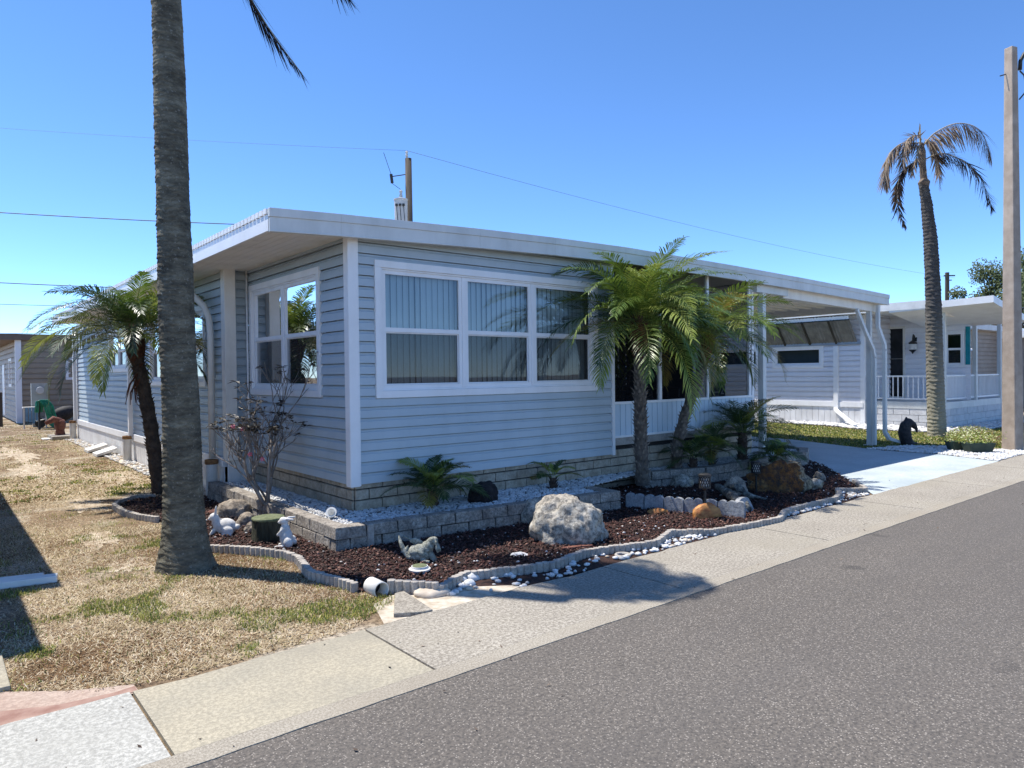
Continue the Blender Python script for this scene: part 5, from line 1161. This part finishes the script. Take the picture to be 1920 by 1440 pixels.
b = MB(); b.tube([T_(.14, tz-.44), T_(.22, tz-.52), T_(.26, tz-.7), T_(.24, tz-.85), T_(.13, tz-.98)], .014, 6); b.tube([T_(-.13, tz-.5), T_(-.24, tz-.53)], .012, 5); b.build('cable_loop', MT['wire'], po)
wp = Vector((14.85, 24.2, 0)); wpo = empty('wooden_pole', wp, 'wooden utility pole with grey transformer behind the roof', 'pole')
b = MB(); b.tube([wp, wp+Vector((-.03, 0, 10.15))], [.17, .13], 12); b.build('pole_shaft', MT['polew'], wpo, smooth=True)
rtv = Vector((rt[0], rt[1], 0))
tc_ = wp-rtv*.32-Vector((fw[0], fw[1], 0))*.12
b = MB(); b.lathe([(0, 7.55), (.26, 7.55), (.27, 8.45), (.29, 8.47), (.29, 8.52), (.05, 8.6)], (tc_.x, tc_.y, 0), 18); b.lathe([(.05, 8.55), (.07, 8.65), (.05, 8.75), (.07, 8.85), (.0, 8.9)], (tc_.x-.0, tc_.y, 0), 10); tr_ = b.build('transformer', MT['transf'], wpo, smooth=False)
b = MB()
for k in (-1, 0, 1): q = tc_+rtv*(.14*k)-Vector((fw[0], fw[1], 0))*.27; b.tube([q+Vector((0, 0, 8.2)), q+Vector((0, 0, 8.28))], .05, 8); b.tube([q+Vector((0, 0, 8.2)), q+rtv*.05+Vector((0, 0, 7.5))], .012, 5)
b.build('bushing', MT['black'], tr_)
b = MB(); q = wp-rtv*.72+Vector((0, 0, 9.55)); b.tube([q, q+Vector((.05, 0, -.35))], .06, 8); b.tube([wp+Vector((0, 0, 9.55)), q+Vector((0, 0, -.1))], .02, 5); b.tube([q+Vector((.03, 0, -.35)), tc_+Vector((0, 0, 8.9))], .010, 4); b.tube([q, wp-rtv*1.0+Vector((0, 0, 10.4))], .010, 4); b.build('cutout', MT['black'], wpo)
b = MB(); b.lathe([(.02, 10.15), (.06, 10.25), (.04, 10.33), (.06, 10.4), (.0, 10.45)], (wp.x-.1, wp.y, 0), 10); b.build('insulator', MT['transf'], wpo)
def cable(name, a, c, sag, label, r_=.012, n=14):
    a, c = Vector(a), Vector(c); b = MB(); b.tube([a.lerp(c, k/n)-Vector((0, 0, sag*4*(k/n)*(1-k/n))) for k in range(n+1)], r_, 5); return tag(b.build(name, MT['wire'], smooth=True), label, 'cable', 'overhead lines')
wt = wp+Vector((-.1, 0, 10.45))
cable('power_line', DP(-260, 220, 30), wt, .12, 'thin overhead wire from the upper left to the top of the wooden pole', .005)
cable('power_line', wt, DP(1790, 521, 60), .55, 'thin overhead wire running from the wooden pole down to the far right', .007)
cable('power_line', DP(-200, 385, 26), DP(700, 428, 28.5), .12, 'dark overhead cable passing behind the big trunk to the roof', .018)
cable('power_line', DP(-120, 524, 30), DP(420, 545, 32), .05, 'middle overhead cable at the left above the small palm', .020)
cable('power_line', DP(-120, 566, 30), DP(320, 576, 34), .05, 'thin lower overhead cable at the left above the small palm', .012)
cable('power_line', DP(-60, 625, 36), DP(260, 624, 38), .02, 'lowest overhead cable just above the tan house roof', .012)
fp = DP(1776, 560, 55); fpo = empty('far_pole', (fp.x, fp.y, 0), 'distant dark utility pole with short crossarm right of the dying palm', 'pole')
b = MB(); b.tube([(fp.x, fp.y, 0), (fp.x, fp.y, DP(1776, 511, 55).z)], [.2, .15], 8); b.build('pole_shaft', MT['polew'], fpo)
b = MB(); z_ = DP(1776, 517, 55).z; b.bar(Vector((fp.x, fp.y, z_))-rtv*.25, Vector((fp.x, fp.y, z_))+rtv*.6, .09, .09); b.bar(Vector((fp.x, fp.y, z_-.35)), Vector((fp.x, fp.y, z_-.35))+rtv*.35, .07, .07); b.build('crossarm', MT['polew'], fpo)

# ------------------------------------------------------------------ white neighbouring home on the right
NX = 20.6; nb = empty('neighbour_home', (NX, 9.1, 0), 'white neighbouring home with corner porch, railing and teal shutters', 'house')
WN = Wall((NX, 0, 0), (0, 1, 0), (-1, 0, 0)); nwin = [(10.30, 11.95, 1.66, 2.36), (12.4, 14.0, 1.66, 2.36)]
b = MB(); siding(b, WN, 9.15, 20, .66, 3.2, [inset(h) for h in nwin], course=.15, dep=.026); b.build('siding_wall', MT['lilac'], nb)
b = MB(); skirt_panel(b, Wall((NX-.01, 0, 0), (0, 1, 0), (-1, 0, 0)), 9.2, 20, 0, .52, .18); b.build('skirt', MT['skirt'], nb)
b = MB(); wbox(b, WN, 9.15, 20, .52, .66, -.02, .05); b.build('ledge', MT['trim'], nb)
for h in nwin: window(nb, WN, *h, [1], trim=.09, blind=False, dark=True, rail=.0, back='roomg')
b = MB(); wbox(b, WN, 9.10, 9.22, .0, 3.15, -.03, .035); b.build('corner_trim', MT['trim'], nb)
b = MB(); wbox(b, WN, 9.85, 9.98, .42, 2.3, .01, .08); b.sweep([(NX-.09, 9.92, .45), (NX-.2, 9.8, .38), (NX-.9, 9.1, .14), (NX-1.3, 8.8, .08)], .09, .07); b.build('downspout', MT['trim'], nb)
# propped-up corrugated awning
b = MB(); a0, a1 = 9.3, 12.2; n = 60
lo = Vector((NX-.03, 0, 2.36)); hi = Vector((NX-.55, 0, 3.02))
pr = []
for k in range(n+1):
    yy = a0+(a1-a0)*k/n; o_ = .018*math.cos(k*math.pi*.9); pr.append((yy, o_))
for k in range(n):
    (y0, o0), (y1, o1) = pr[k], pr[k+1]
    b.quad((lo.x, y0, lo.z+o0), (lo.x, y1, lo.z+o1), (hi.x, y1, hi.z+o1), (hi.x, y0, hi.z+o0))
    b.quad((hi.x, y0, hi.z+o0), (hi.x, y1, hi.z+o1), (hi.x-.03, y1, hi.z+o1+.10), (hi.x-.03, y0, hi.z+o0+.10), 1)
aw = b.build('awning', [MT['corr'], MT['trim']], nb)
b = MB()
for yy in (9.9, 10.7, 11.5): b.bar((lo.x, yy, lo.z-.03), (hi.x, yy, hi.z-.03), .06, .02)
b.bar((hi.x, a0, hi.z-.01), (hi.x, a1, hi.z-.01), .03, .03); b.build('rib', MT['black'], aw)
b = MB(); wbox(b, WN, a0-.1, a1, 2.32, 2.40, .0, .06); b.build('hinge_bar', MT['metal'], aw)
# porch wall (faces left), door, lamp, window with shutters
PXW = 22.3; WQ = Wall((PXW, 0, 0), (0, 1, 0), (-1, 0, 0)); door = (8.68, 9.72, .72, 2.86); nw2 = (7.13, 7.66, 1.64, 2.66)
b = MB(); siding(b, WQ, 6.98, 9.8, .72, 3.25, [inset(door), inset(nw2)], course=.15); siding(b, Wall((0, 9.12, 0), (1, 0, 0), (0, -1, 0)), NX, PXW, .72, 3.2, course=.15)
siding(b, Wall((0, 6.98, 0), (1, 0, 0), (0, -1, 0)), PXW, PXW+.02, .7, 3.2) if False else None
b.build('porch_wall', MT['lilac'], nb)
b = MB(); frame(b, WQ, *door, .06, 0, .04); dr = b.build('door', MT['beige'], nb)
b = MB(); wbox(b, WQ, 9.15, 9.22, .78, 2.80, .0, .03); wbox(b, WQ, 8.74, 9.2, 1.9, 1.905, .0, .03); b.build('door_stile', MT['beige'], dr)
b = MB(); wbox(b, WQ, 8.74, 9.15, .78, 2.80, -.06, -.05); b.build('door_opening', MT['dark'], dr)
b = MB(); wbox(b, WQ, 9.22, 9.66, .78, 2.80, -.02, -.01); b.build('door_glass', MT['glassd'], dr)
window(nb, WQ, *nw2, [1], trim=.04, blind=False, dark=True, back='leafD')
for a0_, a1_ in ((7.68, 7.90), (6.99, 7.10)):
    b = MB(); wbox(b, WQ, a0_, a1_, 1.70, 2.76, .02, .05); wbox(b, WQ, a0_+.03, a1_-.03, 1.76, 2.2, .05, .06); wbox(b, WQ, a0_+.03, a1_-.03, 2.26, 2.7, .05, .06); b.build('shutter', MT['teal'], nb)
lp = empty('wall_lantern', (PXW-.1, 8.42, 2.35), 'ornate black wall lantern beside the neighbouring sliding door', 'lantern')
b = MB(); b.lathe([(0, 2.02), (.03, 2.08), (.10, 2.14), (.11, 2.34), (.12, 2.36), (.03, 2.42), (0, 2.46)], (PXW-.17, 8.42, 0), 8); b.build('cage', MT['black'], lp)
b = MB(); b.lathe([(0, 2.15), (.114, 2.16), (.116, 2.32), (0, 2.33)], (PXW-.17, 8.42, 0), 8); b.build('glass', MT['peb'], lp)
b = MB(); b.tube([(PXW-.02, 8.42, 2.35), (PXW-.05, 8.42, 2.56), (PXW-.12, 8.42, 2.60), (PXW-.17, 8.42, 2.45)], .018, 6); b.box((PXW-.02, 8.36, 2.28), (PXW-.005, 8.48, 2.52)); b.build('bracket', MT['black'], lp)
# deck, blocks, railing
b = MB(); b.box((NX, 7.06, .52), (26.2, 9.2, .70)); b.build('porch_deck', MT['fascia'], nb)
b = MB(); blocks(b, Wall((NX+.03, 0, 0), (0, 1, 0), (-1, 0, 0)), 7.09, 9.12, -.03, 3, .185, .42, .02, 4); blocks(b, Wall((0, 7.09, 0), (1, 0, 0), (0, -1, 0)), NX+.03, 26.2, -.03, 3, .185, .42, .02, 6)
b.box((NX+.03, 7.09, -.03), (26.1, 9.1, .52)); b.build('porch_base', MT['wbrick'], nb)
posts = [(NX+.06, 7.1), (23.0, 7.1), (25.1, 7.1), (NX+.06, 9.0)]
def nz_(x): return 3.24
for (x, y) in posts[:3]:
    b = MB(); b.box((x-.05, y-.05, .66), (x+.05, y+.05, 3.26)); b.build('porch_post', MT['fascia'], nb)
b = MB(); b.bar((NX+.06, 7.12, 1.40), (NX+.06, 9.1, 1.40), .05, .04); b.bar((NX+.06, 7.12, .78), (NX+.06, 9.1, .78), .04, .04)
yy = 7.2
while yy < 9.1: b.bar((NX+.06, yy, .78), (NX+.06, yy, 1.4), .022, .022); yy += .13
b.build('railing', MT['trim'], nb)
b = MB(); b.bar((NX+.06, 7.12, 1.40), (25.1, 7.12, 1.40), .05, .04); b.bar((NX+.06, 7.12, .78), (25.1, 7.12, .78), .04, .04)
xx = NX+.14
while xx < 25.1: b.bar((xx, 7.12, .78), (xx, 7.12, 1.4), .022, .022); xx += .11
b.build('railing', MT['trim'], nb)
# roofs
b = MB()
v1, v2 = PX(1560, 592, 20.25), PX(1780, 571.5, 20.25)
b.add([(19.98, 22, 3.10), (19.98, 7.2, 3.17), (27.5, 7.2, 3.25), (27.5, 22, 3.2), (19.98, 22, 3.30), (19.98, 7.2, 3.38), (24, 7.2, 3.55), (24, 22, 3.5), (27.5, 7.2, 3.3), (27.5, 22, 3.25)], [(0, 1, 2, 3), (4, 6, 7), (0, 4, 7, 3), (0, 1, 5, 4), (1, 2, 8, 6, 5), (5, 6, 7, 4), (6, 8, 9, 7)]); b.build('roof', MT['roofw'], nb)
ca, cb_ = PX(1863, 553.5, 20.0), PX(1863, 568, 20.0); e1, e2 = PY(1925, 592, ca.y), PY(1925, 603, ca.y)
b = MB(); q = [Vector((20.2, 8.9, ca.z-.10)), Vector((20.2, 8.9, cb_.z-.12)), cb_, ca, Vector((e1.x, ca.y, e1.z)), Vector((e2.x, ca.y, e2.z))]
L1 = [Vector((20.0, 8.2, ca.z-.08)), ca, Vector((e1.x, ca.y, e1.z)), Vector((e1.x, 8.2, e1.z-.05))]; L0 = [Vector((p_.x, p_.y, p_.z-.17)) for p_ in L1]
b.add(L1+L0, [(0, 1, 2, 3), (7, 6, 5, 4), (0, 4, 5, 1), (1, 5, 6, 2), (2, 6, 7, 3), (3, 7, 4, 0)]); b.build('porch_roof', MT['trim'], nb)
b = MB(); b.box((NX+.02, 7.04, 2.98), (25.2, 7.12, 3.14)); b.build('porch_beam', MT['soffit'], nb)
# tan home further right
tn = empty('tan_home', (26, 9.5, 0), 'tan sided home beyond the white porch at the right edge', 'house')
b = MB(); siding(b, Wall((0, 9.6, 0), (1, 0, 0), (0, -1, 0)), 25.4, 40, .5, 3.1, course=.16); siding(b, Wall((25.4, 0, 0), (0, 1, 0), (-1, 0, 0)), 9.6, 20, .5, 3.1, course=.16); b.build('siding_wall', MT['tanl'], tn)
b = MB(); b.box((25.1, 9.2, 3.05), (40, 20, 3.25)); b.build('roof', MT['roofw'], tn)
b = MB(); skirt_panel(b, Wall((0, 9.55, 0), (1, 0, 0), (0, -1, 0)), 25.4, 40, 0, .5, .2); b.build('skirt', MT['skirt'], tn)
b = MB(); b.add([(24.7, 9.55, 2.9), (27.9, 9.55, 2.9), (27.9, 8.6, 2.2), (25.1, 8.6, 2.2)], [(0, 1, 2, 3)]); b.build('awning', MT['trim'], tn)
ft = empty('far_home', (40, 4.9, 0), 'pale home far down the street at the right edge', 'house')
b = MB(); b.box((34, 8.0, 0), (44, 14, 2.8)); b.build('wall', MT['tanl'], ft); b = MB(); b.box((33.6, 7.6, 2.8), (44.4, 14.4, 3.05)); b.build('roof', MT['trim'], ft)
# planters and shrubby ground cover
def planter(px, py, label, seed):
    random.seed(seed); p = G(px, py); e = empty('planter', p, label, 'planter', 'green planter boxes at the gravel edge'); b = MB(); a_ = Vector((rt[0], rt[1], 0)).normalized(); c_ = Vector((fw[0], fw[1], 0)).normalized()
    vs = []
    for z, h, d in ((0, .19, .10), (.20, .25, .14)): vs += [p+a_*h*i+c_*d*j+Vector((0, 0, z)) for i, j in ((-1, -1), (1, -1), (1, 1), (-1, 1))]
    b.add(vs, [(0, 1, 5, 4), (1, 2, 6, 5), (2, 3, 7, 6), (3, 0, 4, 7), (4, 5, 6, 7)]); b.build('box', MT['greenpot'], e, bevel=.01)
    b = MB()
    for k in range(650):
        q = p+a_*random.gauss(0, .17)+c_*random.gauss(0, .09)+Vector((0, 0, .19+abs(random.gauss(0, .10)))); o_ = Vector((random.gauss(0, 1), random.gauss(0, 1), random.gauss(.3, .7))).normalized(); s = o_.orthogonal().normalized()*.012
        b.add([q-s, q+s, q+o_*.04], [(0, 1, 2)], random.choice([0, 0, 1]))
    b.build('foliage', [MT['leafB'], MT['leafY']], e)
planter(1802, 846, 'left dark green planter with low shrub at the gravel edge', 3); planter(1834, 850, 'right dark green planter with low shrub nearest the concrete pole', 4)
def shrub(name, c, s, n, label, mats, leaf=.035, seed=1):
    random.seed(seed); b = MB()
    for k in range(n):
        d = Vector((random.gauss(0, 1), random.gauss(0, 1), abs(random.gauss(0, 1)))).normalized()*random.uniform(.35, 1.05); q = Vector(c)+Vector((d.x*s[0], d.y*s[1], d.z*s[2])); o_ = Vector((random.gauss(0, 1), random.gauss(0, 1), random.gauss(.4, .7))).normalized(); w_ = o_.orthogonal().normalized()*leaf*.3
        b.add([q-w_, q+w_, q+o_*leaf], [(0, 1, 2)], random.randrange(len(mats)))
    return tag(b.build(name, mats), label, 'shrub')
p = G(1822, 822); shrub('shrub', p, (.75, .5, .28), 3800, 'low olive and reddish shrub behind the green planters', [MT['leafB'], MT['leafY'], MT['leafA'], MT['dry']], seed=2)
p = G(1868, 836); shrub('shrub', p, (.35, .3, .22), 1500, 'small red leaved shrub at the foot of the concrete pole', [MT['rustiron'], MT['leafY'], MT['leafB']], seed=5)

# ------------------------------------------------------------------ tan home at the far left
lh = empty('tan_house', (2.5, 31, 0), 'tan sided house with brown eaves at the far left', 'house')
b = MB(); siding(b, Wall((0, 31, 0), (1, 0, 0), (0, -1, 0)), 2.58, 12, .02, 3.0, course=.2, dep=.035); b.build('front_siding', MT['tan'], lh)
b = MB(); siding(b, Wall((2.5, 0, 0), (0, 1, 0), (-1, 0, 0)), 31, 42, .02, 3.0, course=.2, dep=.035); b.build('side_siding', MT['tanl'], lh)
b = MB(); b.box((2.44, 30.94, 0), (2.62, 31.1, 3.0)); b.build('corner_trim', MT['trim'], lh)
b = MB(); b.box((1.7, 30.8, 3.0), (12.2, 42.5, 3.22)); b.build('roof', MT['tand'], lh)
window(lh, Wall((0, 31, 0), (1, 0, 0), (0, -1, 0)), 3.98, 4.75, 1.55, 2.38, [1], trim=.09, blind=False, dark=True)
window(lh, Wall((2.5, 0, 0), (0, 1, 0), (-1, 0, 0)), 33, 34.2, 1.3, 2.4, [1], trim=.1, blind=False, dark=True)
b = MB(); wbox(b, Wall((2.5, 0, 0), (0, 1, 0), (-1, 0, 0)), 36, 37, .1, 2.2, 0, .05); b.build('door', MT['trim'], lh)
me_ = empty('electric_meter', (2.45, 29.3, 0), 'grey electric meter box on a post by the tan house corner', 'meter')
p0, p1 = DP(24, 733, 28.2), DP(50, 770, 28.2)
b = MB(); b.box((p0.x, 27.9, .55), (p0.x+.46, 28.05, 1.45)); b.build('meter_box', MT['metal'], me_); b = MB(); b.box((p0.x+.03, 27.93, 0), (p0.x+.16, 28.03, .55)); b.build('post', MT['metal'], me_)
me_.location = (p0.x+.2, 28, 0)
for ch in me_.children: ch.data.transform(Matrix.Translation(Vector((2.45, 29.3, 0))-Vector((p0.x+.2, 28, 0))))
b = MB(); c_ = Vector((p0.x+.24, 27.89, 1.22)); b.tube([c_, c_+Vector((0, -.10, 0))], [.12, .11], 18); b.build('dial', MT['transf'], me_)
hr = G(74, 806); e = empty('hose_reel', hr, 'green garden hose looped over a stand by the tan house', 'garden hose')
b = MB(); 
for k in range(12):
    o_ = random.uniform(-.08, .08); x0 = hr.x+o_; b.tube([(x0-.10+k*.012, hr.y+.3*math.sin(o_*9), .55), (x0-.06+k*.012, hr.y, .88), (x0+.04+k*.012, hr.y-.03, .93), (x0+.14+k*.015, hr.y, .75), (x0+.28+k*.014, hr.y, .15), (x0+.42+k*.01, hr.y-.05, .03)], .022, 6)
b.build('hose', MT['hose'], e, smooth=True); b = MB(); b.tube([(hr.x, hr.y, 0), (hr.x, hr.y, .9)], .03, 6); b.build('stand', MT['black'], e)
st_ = G(50, 804); e = empty('side_stand', st_, 'small pale stand with blue cloths hanging beside the meter box', 'stand')
b = MB(); b.box((st_.x-.1, st_.y-.15, .66), (st_.x+.55, st_.y+.15, .70)); b.build('top', MT['beige'], e)
for dx in (-.07, .52): b = MB(); b.box((st_.x+dx-.02, st_.y-.1, 0), (st_.x+dx+.02, st_.y-.06, .66)); b.build('leg', MT['beige'], e)
b = MB()
for k in range(4): b.box((st_.x-.04+k*.09, st_.y-.17, .15+random.uniform(0, .12)), (st_.x+.03+k*.09, st_.y-.155, .67))
b.build('cloth', MT['bluep'], e)
wb_ = G(118, 800); e = empty('wheelbarrow', wb_, 'dark wheelbarrow tipped against the tan house wall', 'wheelbarrow')
b = MB(); c_ = Vector((wb_.x, wb_.y, .42)); V, Fa = ico(2)
b.add([(c_.x+v[0]*.42, c_.y+v[1]*.2, c_.z+v[2]*.26+v[0]*.10) for v in V], [tuple(f) for f in Fa]); b.build('tray', MT['statk'], e, smooth=True)
for s_ in (-.12, .12): b = MB(); b.tube([(wb_.x-.75, wb_.y+s_, .22), (wb_.x+.45, wb_.y+s_, .52)], .022, 6); b.build('handle', MT['metal'], e)
b = MB(); b.tube([(wb_.x-.62, wb_.y-.04, .16), (wb_.x-.62, wb_.y+.04, .16)], .16, 14); b.build('wheel', MT['black'], e)
hy = G(113, 822); e = empty('iron_pump', hy, 'red brown rusty iron garden ornament on a white slab in the side yard', 'ornament')
b = MB(); b.lathe([(.0, 0), (.13, 0), (.12, .1), (.10, .2), (.13, .28), (.14, .38), (.10, .48), (0, .52)], (hy.x, hy.y, .02), 14); b.build('body', MT['rustiron'], e, smooth=True)
b = MB(); b.tube([(hy.x, hy.y, .45), (hy.x-.15, hy.y-.05, .52), (hy.x-.33, hy.y-.08, .42)], [.10, .09, .05], 10); b.build('spout', MT['rustiron'], e, smooth=True)
b = MB(); b.box((hy.x-.42, hy.y-.35, 0), (hy.x+.25, hy.y+.15, .03)); tag(b.build('white_slab', MT['whitepvc'], bevel=.01), 'white slab under the rusty iron ornament', 'slab')
b = MB(); b.box((2.45, 21.6, 0), (3.0, 22.6, .10)); tag(b.build('concrete_step', MT['conc'], bevel=.02), 'low concrete step at the far corner of the blue grey home', 'step')
b = MB(); q0 = G(2, 800); b.bar(q0, q0+Vector((0, 0, 1.15)), .1, .1); tag(b.build('fence_post', MT['polew']), 'dark wooden post at the left edge', 'post')
for (y0_, lab) in ((17.3, 'white splash block tilted against the skirt, far one'), (16.3, 'white splash block tilted against the skirt, near one')):
    b = MB(); b.add([(2.60, y0_, .01), (2.97, y0_, .12), (2.97, y0_+.5, .12), (2.60, y0_+.5, .01), (2.60, y0_, .06), (2.97, y0_, .17), (2.97, y0_+.5, .17), (2.60, y0_+.5, .06)], [(0, 3, 2, 1), (4, 5, 6, 7), (0, 1, 5, 4), (1, 2, 6, 5), (2, 3, 7, 6), (3, 0, 4, 7)])
    tag(b.build('splash_block', MT['whitepvc']), lab, 'slab', 'splash blocks')
# neighbouring carport just outside the left edge: it throws the shadow on the lawn
cp = empty('left_carport', (-3, 9, 0), 'neighbouring carport roof beyond the left edge that shades the lawn', 'carport')
b = MB(); hz = 2.7; dx, dy = SD.x*hz/math.tan(R(SUN_EL)), SD.y*hz/math.tan(R(SUN_EL))
e1 = .77-dx; e0 = .50-dx
b.box((-6, 6.36-dy, hz-.16), (e1, 24, hz)); b.box((-6, 4.92-dy, hz-.161), (e0, 6.36-dy, hz-.001)); b.build('roof', MT['roofw'], cp)
for yy in (8.2, 13.5, 19): b = MB(); b.box((-.35, yy, 0), (-.27, yy+.08, hz-.16)); b.build('post', MT['trim'], cp)
b = MB(); b.box((-9, 5.5, 0), (-4.2, 24, 3.0)); b.build('wall', MT['tanl'], cp)

# ------------------------------------------------------------------ trees beyond
def oak(name, base, H, crown, n, label, seed, leaf=.16):
    random.seed(seed); e = empty(name, base, label, 'tree', 'trees behind the homes'); bx = Vector(base); b = MB()
    b.tube([bx, bx+Vector((.1, 0, H*.35)), bx+Vector((0, .1, H*.6))], [.35, .26, .15], 8)
    cl = []
    for k in range(26):
        a = random.uniform(0, 6.28); rr = crown[0]*random.uniform(.1, .9); z = H*.45+crown[1]*random.uniform(0, 1)*(1-.5*rr/crown[0]); c = bx+Vector((rr*math.cos(a), rr*math.sin(a), z)); cl.append((c, random.uniform(.5, 1.2)))
        if k < 9: b.tube([bx+Vector((0, 0, H*.4)), bx.lerp(c, .55)+Vector((0, 0, H*.12)), c], [.12, .07, .02], 5)
    b.build('trunk', MT['bark'], e); q = []; f = []; b = MB()
    for k in range(n):
        c, s = random.choice(cl); d = Vector((random.gauss(0, 1), random.gauss(0, 1), random.gauss(0, .7))); d = d.normalized()*random.random()**.4*s; p = c+d; o_ = Vector((random.gauss(0, 1), random.gauss(0, 1), random.gauss(0, 1))).normalized(); w_ = o_.orthogonal().normalized()*leaf*.4
        b.add([p-w_, p+o_*leaf*.5, p+w_, p-o_*leaf*.5], [(0, 1, 2, 3)], 0)
    b.build('crown', [MT['oak'], MT['leafD']], e)
q = DP(1872, 700, 44); oak('oak_tree', (q.x, q.y, 0), 8.4, (3.0, 4.6), 9000, 'leafy green tree behind the white porch roof, left of the concrete pole', 3)
q = DP(1940, 700, 46); oak('oak_tree', (q.x, q.y, 0), 9.2, (3.4, 5.2), 9000, 'taller green tree cut by the right edge behind the concrete pole', 4)
q = DP(1808, 700, 50); oak('oak_tree', (q.x, q.y, 0), 6.6, (1.6, 2.6), 3500, 'low spiky green treetop just right of the distant pole', 6)
q = DP(12, 700, 60); oak('oak_tree', (q.x, q.y, 0), 6.4, (1.6, 2.0), 3000, 'distant treetop above the tan house at the left edge', 7)
